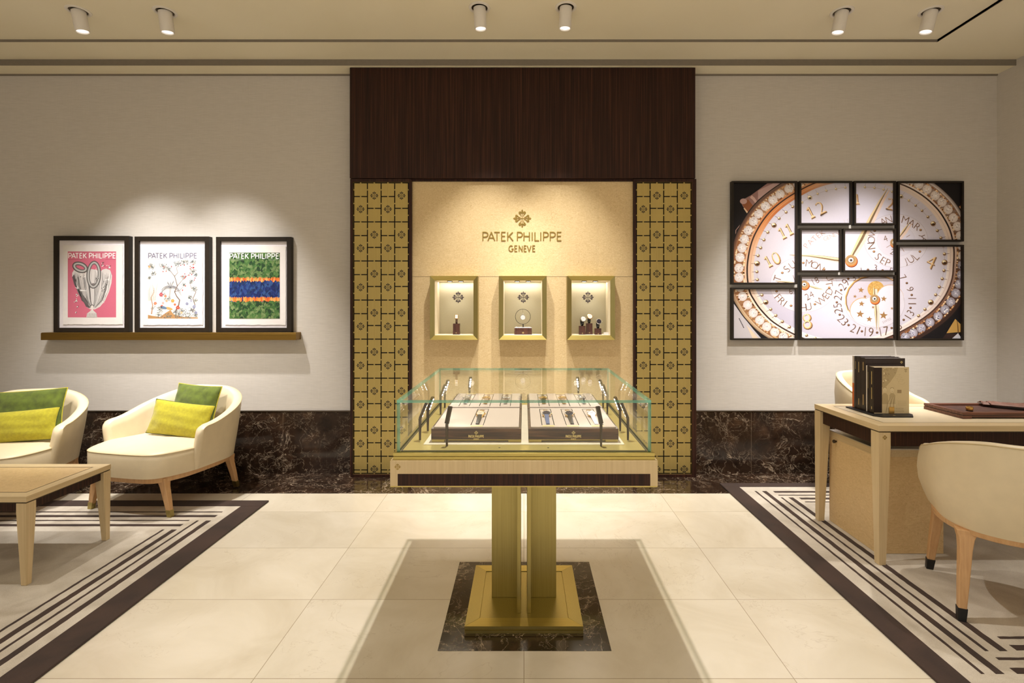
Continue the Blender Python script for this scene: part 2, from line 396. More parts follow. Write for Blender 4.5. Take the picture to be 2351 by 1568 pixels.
# ------------------------------------------------------------------ lettering and emblem
def arc(cx, cy, r, a0, a1, n=9, ry=None):
    ry = r if ry is None else ry
    return [(cx+r*math.cos(math.radians(a0+(a1-a0)*i/n)), cy+ry*math.sin(math.radians(a0+(a1-a0)*i/n))) for i in range(n+1)]
bowl = lambda: [(0, 0), (0, 1), (.2, 1)]+arc(.24, .72, .28, 90, -90, 10)[1:]+[(0, .44)]
LET = {'P': (.52, [bowl()]), 'A': (.74, [[(0, 0), (.37, 1), (.74, 0)], [(.13, .33), (.61, .33)]]),
       'T': (.64, [[(0, 1), (.64, 1)], [(.32, 1), (.32, 0)]]), 'E': (.47, [[(.47, 1), (0, 1), (0, 0), (.47, 0)], [(0, .53), (.42, .53)]]),
       'K': (.58, [[(0, 0), (0, 1)], [(.55, 1), (.04, .44)], [(.16, .57), (.58, 0)]]), 'H': (.56, [[(0, 0), (0, 1)], [(.56, 0), (.56, 1)], [(0, .52), (.56, .52)]]),
       'I': (.0, [[(0, 0), (0, 1)]]), 'L': (.44, [[(0, 1), (0, 0), (.44, 0)]]),
       'G': (.66, [arc(.38, .5, .38, 48, 345, 18, .5)+[(.74, .44), (.46, .44)]]), 'N': (.56, [[(0, 0), (0, 1), (.56, 0), (.56, 1)]]),
       'V': (.66, [[(0, 1), (.33, 0), (.66, 1)]]), ' ': (.16, [])}
def stroke_quads(pl, w):
    qs = []; n = len(pl)
    for i in range(n-1):
        a = Vector(pl[i]); b = Vector(pl[i+1]); t = (b-a)
        if t.length < 1e-9: continue
        t.normalize(); nn = Vector((-t.y, t.x))*w/2
        e0 = t*(w*.5 if i > 0 and w else 0)*0.6; e1 = t*(w*.5 if i < n-2 else 0)*0.6
        a2 = a-e0; b2 = b+e1
        qs.append([tuple(a2-nn), tuple(b2-nn), tuple(b2+nn), tuple(a2+nn)])
    return qs
TAB = {'PATEK PHILIPPE': ([('P', 275, 410), ('A', 388, 565), ('T', 530, 675), ('E', 695, 805), ('K', 830, 972), ('P', 1048, 1183), ('H', 1195, 1340), ('I', 1378, 1402),
                          ('L', 1440, 1555), ('I', 1570, 1595), ('P', 1633, 1762), ('P', 1783, 1920), ('E', 1940, 2055)], 275, 2055),
       'GENEVE': ([('G', 858, 972), ('E', 990, 1062), ('N', 1085, 1175), ('E', 1198, 1268), ('V', 1268, 1372), ('E', 1390, 1462)], 858, 1462)}
def text_quads(text, x0, x1, z0, z1, wrel=.13):
    tab, a0, a1 = TAB[text]; hgt = z1-z0; w = wrel*hgt; out = []
    for ch, a, b in tab:
        u = x0+(x1-x0)*(a-a0)/(a1-a0)+w/2; v = x0+(x1-x0)*(b-a0)/(a1-a0)-w/2; lw = LET[ch][0]
        for l in LET[ch][1]:
            mx = max(lw, max(p[0] for p in l), .001)
            out += stroke_quads([(((u+v)/2 if ch == 'I' else u+(v-u)*p/mx), z0+w/2+q*(hgt-w)) for p, q in l], w)
    return out
def vstroke(pts, ws):
    out = []; n = len(pts); L = []; R_ = []
    for i in range(n):
        t = Vector(pts[min(i+1, n-1)])-Vector(pts[max(i-1, 0)]); t.normalize(); nn = Vector((-t.y, t.x))*ws[i]/2
        L.append(Vector(pts[i])+nn); R_.append(Vector(pts[i])-nn)
    for i in range(n-1): out.append([tuple(L[i]), tuple(R_[i]), tuple(R_[i+1]), tuple(L[i+1])])
    return out
def emblem_polys(cx, cz, R):
    arm = [[(0, 1), (-.055, .93), (-.1, .83), (-.055, .72), (0, .62), (.055, .72), (.1, .83), (.055, .93)]]
    cur = [(.125, .20), (.14, .34), (.19, .45), (.275, .54), (.325, .63), (.28, .70), (.19, .70), (.11, .63), (.0, .60)]
    ws = [.035, .06, .10, .14, .16, .16, .13, .11, .10]
    q = vstroke(cur, ws); arm += q+[[(-a, b) for a, b in p][::-1] for p in q]
    for p, r in (((.305, .635), .105), ((.245, .69), .085)):
        c = [(p[0]+r*math.cos(k*PI/5), p[1]+r*math.sin(k*PI/5)) for k in range(10)]; arm += [c, [(-a, b) for a, b in c][::-1]]
    arm.append([(-.028, 0), (.028, 0), (.028, .66), (-.028, .66)])
    out = []
    for k in range(4):
        ca, sa = (1, 0, -1, 0)[k], (0, 1, 0, -1)[k]
        for p in arm: out.append([(cx+R*(a*ca-b*sa), cz+R*(a*sa+b*ca)) for a, b in p])
    return out
def wall_relief(mb, polys, y0, d):
    for i, p in enumerate(polys): e = d*.007*(i % 23); mb.prism(p, d-e, 'y', y0+e)
    return mb
_tc = {}
def glyph(s):
    if s not in _tc:
        cu = bpy.data.curves.new('t', 'FONT'); cu.body = s; cu.align_x = 'CENTER'; cu.align_y = 'CENTER'; cu.size = 1; cu.resolution_u = 3; cu.offset = -0.02
        o = bpy.data.objects.new('t', cu); C.objects.link(o); bpy.context.view_layer.update()
        dg = bpy.context.evaluated_depsgraph_get(); me = bpy.data.meshes.new_from_object(o.evaluated_get(dg))
        vs = [(v.co.x, v.co.y) for v in me.vertices]; _tc[s] = [[vs[i] for i in p.vertices] for p in me.polygons]
        if vs:
            x0 = min(v[0] for v in vs); x1 = max(v[0] for v in vs); y0 = min(v[1] for v in vs); y1 = max(v[1] for v in vs)
            cx, cy, hh = (x0+x1)/2, (y0+y1)/2, (y1-y0)
            _tc[s] = [[((a-cx)/hh, (b-cy)/hh) for a, b in p] for p in _tc[s]]
        bpy.data.objects.remove(o); bpy.data.curves.remove(cu); bpy.data.meshes.remove(me)
    return _tc[s]

# ------------------------------------------------------------------ flat prints (posters): coloured shapes, clipped to the sheet
def clip(poly, x0, x1, y0, y1):
    def cut(P, ax, lim, sgn):
        out = []
        for i in range(len(P)):
            a, b = P[i-1], P[i]; da = sgn*(a[ax]-lim); db = sgn*(b[ax]-lim)
            if (da >= 0) != (db >= 0):
                t = da/(da-db); out.append(tuple(a[k]+(b[k]-a[k])*t for k in range(5)))
            if db >= 0: out.append(b)
        return out
    for ax, lim, sg in ((0, x0, 1), (0, x1, -1), (1, y0, 1), (1, y1, -1)):
        if not poly: return []
        poly = cut(poly, ax, lim, sg)
    return poly
class Print:
    def __init__(s): s.it = []
    def raw(s, pts, cols, layer): s.it.append((layer, [(p[0], p[1], c[0], c[1], c[2]) for p, c in zip(pts, cols)]))
    def poly(s, pts, col, layer=1):
        c = lin(col)
        if len(pts) <= 4: s.raw(pts, [c]*len(pts), layer); return
        for t in tessellate_polygon([[Vector((p[0], p[1], 0)) for p in pts]]): s.raw([pts[i] for i in t], [c]*3, layer)
    def rect(s, x0, y0, x1, y1, col, layer=1, col2=None):
        a = lin(col); b = lin(col2) if col2 else a
        s.raw([(x0, y0), (x1, y0), (x1, y1), (x0, y1)], [a, a, b, b], layer)
    def ell(s, cx, cy, rx, ry, col, layer=1, rot=0, n=20, col2=None):
        cr, sr = math.cos(rot), math.sin(rot); P = []
        for i in range(n):
            a = 2*PI*i/n; u, w = rx*math.cos(a), ry*math.sin(a); P.append((cx+u*cr-w*sr, cy+u*sr+w*cr))
        c = lin(col); d = lin(col2) if col2 else c
        for i in range(n): s.raw([(cx, cy), P[i], P[(i+1) % n]], [c, d, d], layer)
    def band(s, f0, f1, cols0, cols1, layer=1, n=120, t0=0, t1=1):
        for i in range(n):
            a = t0+(t1-t0)*i/n; b = t0+(t1-t0)*(i+1)/n
            s.raw([f0(a), f0(b), f1(b), f1(a)], [lin(cols0(a)), lin(cols0(b)), lin(cols1(b)), lin(cols1(a))], layer)
    def stroke(s, pts, w, col, layer=1):
        ws = w if isinstance(w, (list, tuple)) else [w]*len(pts); c = lin(col)
        for q in vstroke(pts, ws): s.raw(q, [c]*4, layer)
    def text(s, t, cx, cy, h, rot=0, col=(0, 0, 0), layer=5, sx=1.0):
        c = lin(col); r = math.radians(rot); cr, sr = math.cos(r), math.sin(r)
        for p in glyph(t):
            q = []
            for a, b in p:
                u, w = a*h*sx, -b*h; q.append((cx+u*cr-w*sr, cy+u*sr+w*cr))
            s.raw(q, [c]*len(q), layer)
    def title(s, t, x0, x1, y0, y1, col, layer=6, w=.14):
        for i, q in enumerate(text_quads(t, x0, x1, -y1, -y0, w)): s.raw([(a, -b) for a, b in q], [lin(col)]*4, layer+.001*(1+i % 9))
    def emit(s, name, rect, mp, Y, parent, base=None, dl=0.00012):
        me = bpy.data.meshes.new(name); vs = []; fs = []; cs = []; off = wloc(parent)
        x0, y0, x1, y1 = rect
        rank = {v: (i+1)*6e-6 for i, v in enumerate(sorted(set(round(t[0], 3) for t in s.it)))}
        items = [(rank[round(t[0], 3)], t[1]) for t in sorted(s.it, key=lambda t: t[0])]
        if base is not None: c = lin(base); items = [(0, [(x0, y0, *c[:3]), (x1, y0, *c[:3]), (x1, y1, *c[:3]), (x0, y1, *c[:3])])]+items
        for layer, p in items:
            q = clip(p, x0, x1, y0, y1)
            if len(q) < 3: continue
            b = len(vs)
            for v in q:
                x, z = mp(v[0], v[1]); vs.append((x-off.x, Y-layer-off.y, z-off.z)); cs.append(v[2:5])
            fs.append(list(range(b, b+len(q))))
        me.from_pydata(vs, [], fs)
        ca = me.color_attributes.new(name='Col', type='FLOAT_COLOR', domain='POINT')
        for i, c in enumerate(cs): ca.data[i].color = (c[0], c[1], c[2], 1)
        me.materials.append(M['print'])
        o = bpy.data.objects.new(name, me); C.objects.link(o); o.parent = parent
        return o

# ================================================================== THE SETTING
XL, XR, YB, YW = -5.2, 3.92, -3.0, 4.188
FX0, FX1 = -1.40, 1.388
struct(MB().box(XL, XR, YB, YW+0.16, -0.1, 0), 'floor', M['tiles'], origin=(0, 0, 0))
struct(MB().box(XL, XR, 3.724, YW, 0, 0.001), 'trim_1', M['marble_seam'], origin=(0, 0, 0))
struct(MB().box(X(1004.5, 2.029), X(1404, 2.029), 2.029, 2.731, 0, 0.001), 'trim_2', M['marble'], origin=(0, 0, 0))
w = MB(); w.box(XL, FX0, YW, YW+0.16, 0, 3.30); w.box(FX1, XR, YW, YW+0.16, 0, 3.30); w.box(FX0, FX1, 4.30, YW+0.16, 0, 3.30)
struct(w, 'wall_back', M['wall'], origin=(0, 0, 0))
struct(MB().box(XR, XR+0.1, YB, YW+0.16, 0, 3.45), 'wall_right', M['wall'], origin=(0, 0, 0))
struct(MB().box(XL-0.1, XL, YB, YW+0.16, 0, 3.45), 'wall_left', M['wall'], origin=(0, 0, 0))
ce = MB(); ce.box(XL, 3.07, YB, 3.755, 3.361, 3.46); ce.box(XL, XR, 3.755, 4.027, 3.345, 3.46); ce.box(3.07, XR, YB, 3.755, 3.345, 3.46)
ce.box(XL, XR, 4.027, YW+0.16, 3.30, 3.46)
struct(ce, 'ceiling', M['ceiling'], origin=(0, 0, 0))
struct(MB().box(XL, XR, 4.022, 4.027, 3.297, 3.345), 'trim_3', M['cornice_shade'])
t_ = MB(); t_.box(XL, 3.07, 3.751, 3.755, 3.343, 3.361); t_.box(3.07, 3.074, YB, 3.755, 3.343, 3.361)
struct(t_, 'trim_4', M['cornice_shade'])
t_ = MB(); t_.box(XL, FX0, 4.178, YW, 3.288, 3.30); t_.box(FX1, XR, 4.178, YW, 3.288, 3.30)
struct(t_, 'trim_5', M['cornice_shade'])  # grey strip stands in for the thin shadow line along the wall top
def skirting(name, x0, x1):
    b = MB(); b.mat(M['marble_base']).box(x0, x1, 4.168, YW, 0, 0.508)
    b.mat(M['bronze']).box(x0, x1, 4.164, YW, 0.508, 0.516)
    struct(b, name, None, origin=(0, 0, 0))
skirting('baseboard_back', XL, FX0); skirting('baseboard_right', FX1, XR)

# ------------------------------------------------------------------ feature wall: dark header panel, maple panels, two brass screens
hp = MB(); hp.box(X(803, 4.06), X(1596.5, 4.06), 4.06, 4.18, Z(409, 4.06), 3.297)
tag(hp.build('header_panel', M['ebony'], bevel=0.001), 'wide dark striped wood panel at the top of the feature wall, under the ceiling', 'wall panel')

NX = (-0.556, -0.0098, 0.5325); NZ0, NZ1, NW, NB = 1.113, 1.620, 0.190, 0.036
mp = thing('maple_panel', 'honey coloured figured maple panelling in the middle of the feature wall', 'wall panel', (-0.0115, 4.10, 0))
MX0, MX1, SEAM = -0.9057, 0.8828, Z(635.5, 4.10)
MB().box(MX0, MX1, 4.10, 4.12, SEAM+0.003, 2.390).build('upper_panel', M['burl'], mp)
MB().box(MX0, MX1, 4.088, 4.12, 2.390, Z(409, 4.06)-0.001).build('top_rail', M['ebony'], mp)
lp = MB(); cuts = [MX0]
for n in NX: cuts += [n-NW+0.02, n+NW-0.02]
cuts.append(MX1)
lp.box(MX0, MX1, 4.10, 4.12, 0.0, NZ0+0.02)
for i in range(0, 8, 2): lp.box(cuts[i], cuts[i+1], 4.10, 4.12, NZ0+0.02, SEAM)
lp.build('lower_panel', M['burl'], mp)
MB().box(MX0, MX1, 4.112, 4.125, SEAM-0.002, SEAM+0.005).build('seam_strip', M['sycamore'], mp)

sg = thing('wall_sign', 'gold raised emblem and two lines of lettering on the maple wall', 'sign', (-0.01, 4.10, 1.8))
wall_relief(MB(), emblem_polys(X(1199, 4.1), Z(501.5, 4.1), 20.9*4.1/F), 4.0955, 0.0045).build('emblem', M['signgold'], sg)
YS = 4.1
wall_relief(MB(), text_quads('PATEK PHILIPPE', X(1107.5, YS), X(1290, YS), Z(553.7, YS), Z(532, YS), .112), 4.0955, 0.0045).build('lettering', M['signgold'], sg)
wall_relief(MB(), text_quads('GENEVE', X(1167.5, YS), X(1229.5, YS), Z(578, YS), Z(563, YS), .128), 4.0955, 0.0045).build('lettering', M['signgold'], sg)

def screen(px0, fx0, fx1, label):
    Y = 4.08; top, bot = 419.7, 1087.0
    t = thing('lattice_screen', label, 'screen', ((fx0+fx1)/2, 4.10, 0), 'brass lattice screens')
    fr = MB(); zt = Z(411, Y)-0.002; ax0, ax1 = X(px0-1.6, Y), X(px0+31.3*4+1.6, Y); az0, az1 = Z(bot+1.6, Y), Z(top-1.6, Y)
    fr.box(fx0, ax0, 4.068, 4.15, 0.0, zt); fr.box(ax1, fx1, 4.068, 4.15, 0.0, zt)
    fr.box(ax0, ax1, 4.068, 4.15, az1, zt); fr.box(ax0, ax1, 4.068, 4.15, 0.0, az0)
    fr.build('frame', M['ebony'], t, bevel=0.001)
    MB().box(ax0, ax1, 4.105, 4.15, az0, az1).build('backing', M['black'], t)
    sl = []; w = 1.25; cols = [px0+31.3*k for k in range(5)]
    k = 0; y = top; brk = []
    while y < bot: brk += [y+16.1, y+47.5, y+74.5]; y += 89.7
    edges = [top-w]+[b for q in brk if q < bot-2 for b in (q-1.4, q+1.4)]+[bot+w]
    for cx in cols:
        for i in range(0, len(edges), 2): sl.append((cx-w, cx+w, edges[i], edges[i+1]))
    emb = []
    for c in range(4):
        x0, x1, xm = cols[c], cols[c+1], (cols[c]+cols[c+1])/2
        ys = []; k = 0
        while top+89.7*k < bot+1:
            y = top+89.7*k; ys += [y, y+(31.4 if c % 2 == 0 else 58.6)]
            e = y+(60.5 if c % 2 == 0 else 29.5)
            if e < bot-8: emb.append((xm, e))
            k += 1
        ys.append(bot)
        for y in ys:
            if y <= bot+0.1: sl += [(x0, xm-1.4, y-w, y+w), (xm+1.4, x1, y-w, y+w)]
    xs = sorted(set([px0-1.6, px0+31.3*4+1.6]+[v for s in sl for v in s[:2] if px0-1.6 < v < px0+126.8]))
    ys = sorted(set([top-1.6, bot+1.6]+[v for s in sl for v in s[2:] if top-1.6 < v < bot+1.6]))
    def solid(i, j):
        if i < 0 or j < 0 or i >= len(xs)-1 or j >= len(ys)-1: return True
        mx, my = (xs[i]+xs[i+1])/2, (ys[j]+ys[j+1])/2
        return not any(s[0] < mx < s[1] and s[2] < my < s[3] for s in sl)
    G = [[solid(i, j) for j in range(len(ys)-1)] for i in range(len(xs)-1)]
    b = MB(); b.mat(M['lattice'])
    def so(i, j): return True if (i < 0 or j < 0 or i >= len(xs)-1 or j >= len(ys)-1) else G[i][j]
    y0, y1 = 4.080, 4.086
    for i in range(len(xs)-1):
        for j in range(len(ys)-1):
            if not G[i][j]: continue
            xa, xb, za, zb = X(xs[i], Y), X(xs[i+1], Y), Z(ys[j+1], Y), Z(ys[j], Y)
            b.add([(xa, y0, za), (xb, y0, za), (xb, y0, zb), (xa, y0, zb)], [(0, 1, 2, 3)])
            if not so(i-1, j): b.add([(xa, y0, za), (xa, y1, za), (xa, y1, zb), (xa, y0, zb)], [(0, 1, 2, 3)])
            if not so(i+1, j): b.add([(xb, y0, za), (xb, y1, za), (xb, y1, zb), (xb, y0, zb)], [(0, 1, 2, 3)])
            if not so(i, j-1): b.add([(xa, y0, zb), (xb, y0, zb), (xb, y1, zb), (xa, y1, zb)], [(0, 1, 2, 3)])
            if not so(i, j+1): b.add([(xa, y0, za), (xb, y0, za), (xb, y1, za), (xa, y1, za)], [(0, 1, 2, 3)])
    b.mat(M['black'])
    for ex, ey in emb: wall_relief(b, emblem_polys(X(ex, Y), Z(ey, Y), 9.8*Y/F), 4.0792, 0.0008)
    b.build('lattice', None, t)
screen(812.3, FX0, -0.9057, 'brass lattice screen left of the maple panel, nearer the framed covers')
screen(1461.3, 0.8828, FX1, 'brass lattice screen right of the maple panel, nearer the big watch picture')

# ------------------------------------------------------------------ three lit niches
NL = ['brass framed wall niche holding one wristwatch on a tall wood block',
      'brass framed wall niche holding the hanging pocket watch',
      'brass framed wall niche holding three wristwatches on blocks']
for n, lab in zip(NX, NL):
    t = thing('display_niche', lab, 'display niche', (n, 4.10, NZ0), 'wall niches')
    def rect(d, y): return [(n-NW+d, y, NZ0+d), (n+NW-d, y, NZ0+d), (n+NW-d, y, NZ1-d), (n-NW+d, y, NZ1-d)]
    b = MB(); b.mat(M['brass']); R0, R1, R2, R3 = rect(0, 4.099), rect(0, 4.008), rect(NB, 4.020), rect(NB, 4.099)
    for i in (1, 3):
        j = (i+1) % 4; b.add([R1[i], R1[j], R2[j], R2[i]], [(0, 1, 2, 3)]); b.add([R0[i], R0[j], R1[j], R1[i]], [(0, 1, 2, 3)]);
    b.mat(M['brass_x'])
    for i in (0, 2):
        j = (i+1) % 4; b.add([R1[i], R1[j], R2[j], R2[i]], [(0, 1, 2, 3)]); b.add([R0[i], R0[j], R1[j], R1[i]], [(0, 1, 2, 3)]);
    b.build('frame', None, t)
    i0, i1, j0, j1 = n-NW+NB, n+NW-NB, NZ0+NB, NZ1-NB
    b = MB(); b.box(i0-0.006, i0, 4.0206, 4.24, j0-0.006, j1+0.006); b.box(i1, i1+0.006, 4.0206, 4.24, j0-0.006, j1+0.006)
    b.box(i0, i1, 4.0206, 4.24, j0-0.006, j0); b.box(i0, i1, 4.0206, 4.24, j1, j1+0.006)
    b.build('lining', M['nichewhite'], t)
    MB().box(i0-0.006, i1+0.006, 4.24, 4.25, j0-0.006, j1+0.006).build('back_panel', M['niche'], t)
    wall_relief(MB(), emblem_polys(n+0.004, Z(682.5, 4.24), 13.7*4.24/F), 4.2385, 0.0015).build('emblem', M['ink'], t)
    for dx in (-0.045, 0.045):
        l = MB().cyl((n+dx, 4.09, j1-0.006), 0.022, 0.006, 20).build('spot_lamp', M['bronze'], t)
        MB().cyl((n+dx, 4.09, j1-0.0072), 0.016, 0.0014, 20).build('lens', M['nicheled'], l)
    a = bpy.data.lights.new('niche_light', 'AREA'); a.shape = 'RECTANGLE'; a.size = 0.29; a.size_y = 0.02; a.energy = .55; a.color = (1, .90, .80)
    ao = bpy.data.objects.new('niche_light', a); C.objects.link(ao); ao.location = (n, 4.205, j1-0.004); ao.rotation_euler = (0, 0, 0); ao.parent = t; ao.location = Vector((n, 4.200, j1-0.004))-t.location
    a = bpy.data.lights.new('niche_spot', 'SPOT'); a.energy = 1.3; a.spot_size = math.radians(95); a.spot_blend = .8; a.shadow_soft_size = 0.012; a.color = (1, .94, .86)
    ao = bpy.data.objects.new('niche_spot', a); C.objects.link(ao); ao.parent = t; ao.location = Vector((n, 4.085, j1-0.010))-t.location; ao.rotation_euler = (math.radians(12), 0, 0)

# ------------------------------------------------------------------ ceiling spotlights (six in view, aimed at the wall)
SP = [(180, 25, 188, 70, 'leftmost white cylinder spotlight in the ceiling, above the framed covers', (-3.2, 4.19, -.2), 250),
      (379, 27, 383, 68, 'second white cylinder spotlight from the left, above the framed covers', (-2.35, 4.19, -.2), 250),
      (1101, 18, 1104, 64, 'white cylinder spotlight above the gold sign, left one of the middle pair', (-0.28, 4.1, .45), 195),
      (1299, 17, 1297, 63, 'white cylinder spotlight above the gold sign, right one of the middle pair', (0.26, 4.1, .45), 195),
      (1933, 27, 1924, 70, 'white cylinder spotlight above the watch picture, left one of the right pair', (2.2, 4.19, -.2), 215),
      (2137, 26, 2126, 70, 'rightmost white cylinder spotlight in the ceiling, above the watch picture', (2.8, 4.19, -.2), 215)]
for px, py, bx, by, lab, tgt, pw in SP:
    zc = 3.361; Y = (H-zc)*F/(py-VY); x = X(px, Y)
    t = thing('spotlight', lab, 'spotlight', (x, Y, zc), 'ceiling spotlights')
    MB().lathe((x, Y, zc), [(0.052, -0.0005), (0.056, -0.006), (0.070, -0.004), (0.072, -0.0002)], 32).build('trim_ring', M['white'], t, smooth=True)
    MB().cyl((x, Y, zc-0.0012), 0.052, 0.001, 32).build('recess_shade', M['bronze'], t)  # dark disc stands in for the shaded opening in the ceiling
    zb = zc-0.135; yb = Y+0.012; xb = x+(bx-px)/F*Y*0.8
    top = Vector((x, Y, zc-0.002)); bot = Vector((xb, yb, zb)); d = (bot-top).normalized()
    q = Vector((0, 0, -1)).rotation_difference(d).to_matrix().to_4x4(); mx = Matrix.Translation(top) @ q
    L = (bot-top).length
    b = MB(); b.lathe((0, 0, 0), [(0.041, 0), (0.041, -L+0.004), (0.039, -L), (0.035, -L), (0.033, -L+0.012)], 32); b.xf(mx)
    cy = b.build('cylinder', M['white'], t, smooth=35)
    b = MB(); b.cyl((0, 0, -L+0.008), 0.033, 0.002, 24); b.xf(mx); b.build('lens', M['lens'], cy)
    sp = spot('spot_beam', bot+d*0.004, tgt, pw, 58, 1.0, 0.03, (1.0, .96, .92))
    sp.parent = t; sp.location = sp.location-t.location

# ================================================================== DISPLAY CASE
CX, CY = 0.0, 2.387
dc = thing('display_case', 'square glass topped display case on a brass pedestal in the middle of the room', 'display case', (CX, CY, 0.001))
def mitred(mb, hx, hy, w, z0, z1, gap=0.0006):
    o = [(-hx, -hy), (hx, -hy), (hx, hy), (-hx, hy)]; i = [(-hx+w, -hy+w), (hx-w, -hy+w), (hx-w, hy-w), (-hx+w, hy-w)]
    for k in range(4):
        j = (k+1) % 4; q = [o[k], o[j], i[j], i[k]]
        c = (sum(p[0] for p in q)/4, sum(p[1] for p in q)/4)
        q = [(CX+p[0]+(c[0]-p[0])*gap*4, CY+p[1]+(c[1]-p[1])*gap*4) for p in q]
        mb.mat(M['brass_x'] if k in (0, 2) else M['brass']).prism(q, z1-z0, 'z', z0)
b = MB(); b.mat(M['brass_x']); b.box(-.251, .251, CY-.251, CY+.251, 0.001, 0.013); b.box(-.245, .245, CY-.245, CY+.245, 0.013, 0.017)
b.box(-.251, .251, CY-.251, CY+.251, 0.017, 0.0245); b.mat(M['brass']); b.box(-.191, .191, CY-.191, CY+.191, 0.0245, 0.0285)
mitred(b, .251, .251, .058, 0.0245, 0.031)
b.build('plinth', None, dc)
for s_ in (-1, 1):
    xa, xb, xc = .014*s_, .031*s_, .150*s_
    b = MB(); b.box(min(xb, xc), max(xb, xc), 2.351, 2.423, 0.0285, 0.710); b.box(min(xa, xb), max(xa, xb), 2.231, 2.543, 0.0285, 0.710)
    b.build('column', M['brass'], dc, bevel=0.001)
b = MB(); b.box(-.5, .5, 1.887, 2.887, 0.713, 0.808)
tb = b.build('tray_box', M['sycamore'], dc, bevel=0.001)
b = MB(); b.box(-.4715, .4715, 1.8862, 1.889, .7145, .7588); b.box(-.4715, .4715, 2.885, 2.8878, .7145, .7588)
b.box(-.5008, -.498, 1.9155, 2.8585, .7145, .7588); b.box(.498, .5008, 1.9155, 2.8585, .7145, .7588)
b.build('inlay_band', M['ebony'], dc)
MB().box(-.499, .499, 1.888, 2.886, 0.709, 0.7128).build('base_plate', M['brass_x'], dc)
wall_relief(MB(), emblem_polys(X(912.7, 1.887), Z(1071.9, 1.887), 7.7*1.887/F), 1.8862, 0.001).build('emblem', M['signgold'], dc)
b = MB(); b.mat(M['brass_x']).box(-.491, .491, 1.896, 2.878, .808, .820); b.box(-.487, .487, 1.900, 2.874, .820, .822); b.box(-.491, .491, 1.896, 2.878, .822, .834)
b.build('rim', None, dc, bevel=0.0006)
b = MB(); b.mat(M['brass_lit']).box(-.462, .462, 1.924, 2.850, .834, .8365)
b.mat(M['black']); b.box(-.468, .468, 1.918, 2.856, .834, .8348)
for px in (983, 1387):
    xx = (px/3.6734+880-VX)*1.99/F; b.mat(M['bronze']).cyl((xx, 1.958, .8365), .004, .0006, 12); b.mat(M['black']).cyl((xx, 1.958, .8371), .002, .0003, 10)
b.build('deck', None, dc)
MB().box(-.398, .398, 1.998, 2.79, .8365, .8385).build('felt_pad', M['pad'], dc)
GX, G0, G1, GZ0, GZ1, GT = .480, 1.906, 2.868, .834, 1.021, .010
def pane(name, x0, x1, y0, y1, z0, z1, thin):
    b = MB(); vs = [(x, y, z) for z in (z0, z1) for y in (y0, y1) for x in (x0, x1)]
    fs = [(0, 2, 3, 1), (4, 5, 7, 6), (0, 1, 5, 4), (2, 6, 7, 3), (0, 4, 6, 2), (1, 3, 7, 5)]; ax = ['z', 'z', 'y', 'y', 'x', 'x']
    for f, a in zip(fs, ax):
        b.mat(M['glass'] if a == thin else M['edge']); b.add([vs[i] for i in f], [(0, 1, 2, 3)])
    return b.build(name, None, dc)
pane('top_glass', -GX, GX, G0, G1, GZ1, GZ1+GT, 'z')
pane('front_glass', -GX, GX, G0, G0+GT, GZ0, GZ1-.0004, 'y'); pane('back_glass', -GX, GX, G1-GT, G1, GZ0, GZ1-.0004, 'y')
pane('side_glass', -GX, -GX+GT, G0+GT+.0004, G1-GT-.0004, GZ0, GZ1-.0004, 'x'); pane('side_glass', GX-GT, GX, G0+GT+.0004, G1-GT-.0004, GZ0, GZ1-.0004, 'x')
def hexring(c, r, z, sq=1.0): return [(c[0]+r*math.cos(k*PI/3+.2), c[1]+r*sq*math.sin(k*PI/3+.2), z) for k in range(6)]
posts = []
for sx in (-1, 1):
    posts += [(.302*sx, 1.979, -sx*.45, 1.0, 0), (.3055*sx, 2.836, -sx*.35, -1.0, 1)]
    posts += [(.426*sx, 2.07, -sx*1.0, .25, 0), (.422*sx, 2.217, -sx*1.0, -.35, 1), (.422*sx, 2.557, -sx*1.0, -.35, 1), (.426*sx, 2.72, -sx*.8, -.6, 1)]
for (x, y, dx, dy, lit) in posts:
    b = MB(); b.loft([hexring((x, y), .0042, .8365), hexring((x, y), .0062, .924)])
    p = b.build('lamp_post', M['bronze'], dc)
    d = Vector((dx, dy, 0)).normalized(); ax = (d*.42+Vector((0, 0, 1))).normalized(); side = ax.cross(d).normalized(); inn = (d-ax*d.dot(ax)).normalized()
    o = Vector((x, y, .925)); b = MB(); R = []
    for t in (0, .068):
        c = o+ax*t; R.append([tuple(c+side*(a*.0078)+inn*(e*.0056)) for a, e in ((-1, -1), (1, -1), (1, .6), (.6, 1), (-.6, 1), (-1, .6))])
    b.loft(R); hd = b.build('lamp_head', M['bronze'], p)
    b = MB()
    for k in range(4):
        t = .010+.0145*k; c0 = o+ax*t+inn*.0060; c1 = c0+ax*.008
        b.add([tuple(c0-side*.003), tuple(c0+side*.003), tuple(c1+side*.003), tuple(c1-side*.003)], [(0, 1, 2, 3)])
    b.build('led_row', M['led'], hd)
def case_light(loc, tgt, e, ang):
    l = bpy.data.lights.new('case_led', 'SPOT'); l.energy = e; l.spot_size = math.radians(ang); l.spot_blend = .7; l.shadow_soft_size = .015; l.color = (1, .95, .9)
    o = bpy.data.objects.new('case_led', l); C.objects.link(o); o.parent = dc; o.location = Vector(loc)-dc.location
    o.rotation_euler = (Vector(tgt)-Vector(loc)).to_track_quat('-Z', 'Y').to_euler()
for sx in (-1, 1):
    case_light((.285*sx, 2.02, .985), (.17*sx, 2.2, .88), .42, 130); case_light((.285*sx, 2.75, .985), (.17*sx, 2.6, .88), .42, 130)
    case_light((.39*sx, 2.23, .985), (.2*sx, 2.3, .88), .36, 130); case_light((.39*sx, 2.55, .985), (.2*sx, 2.5, .88), .36, 130)

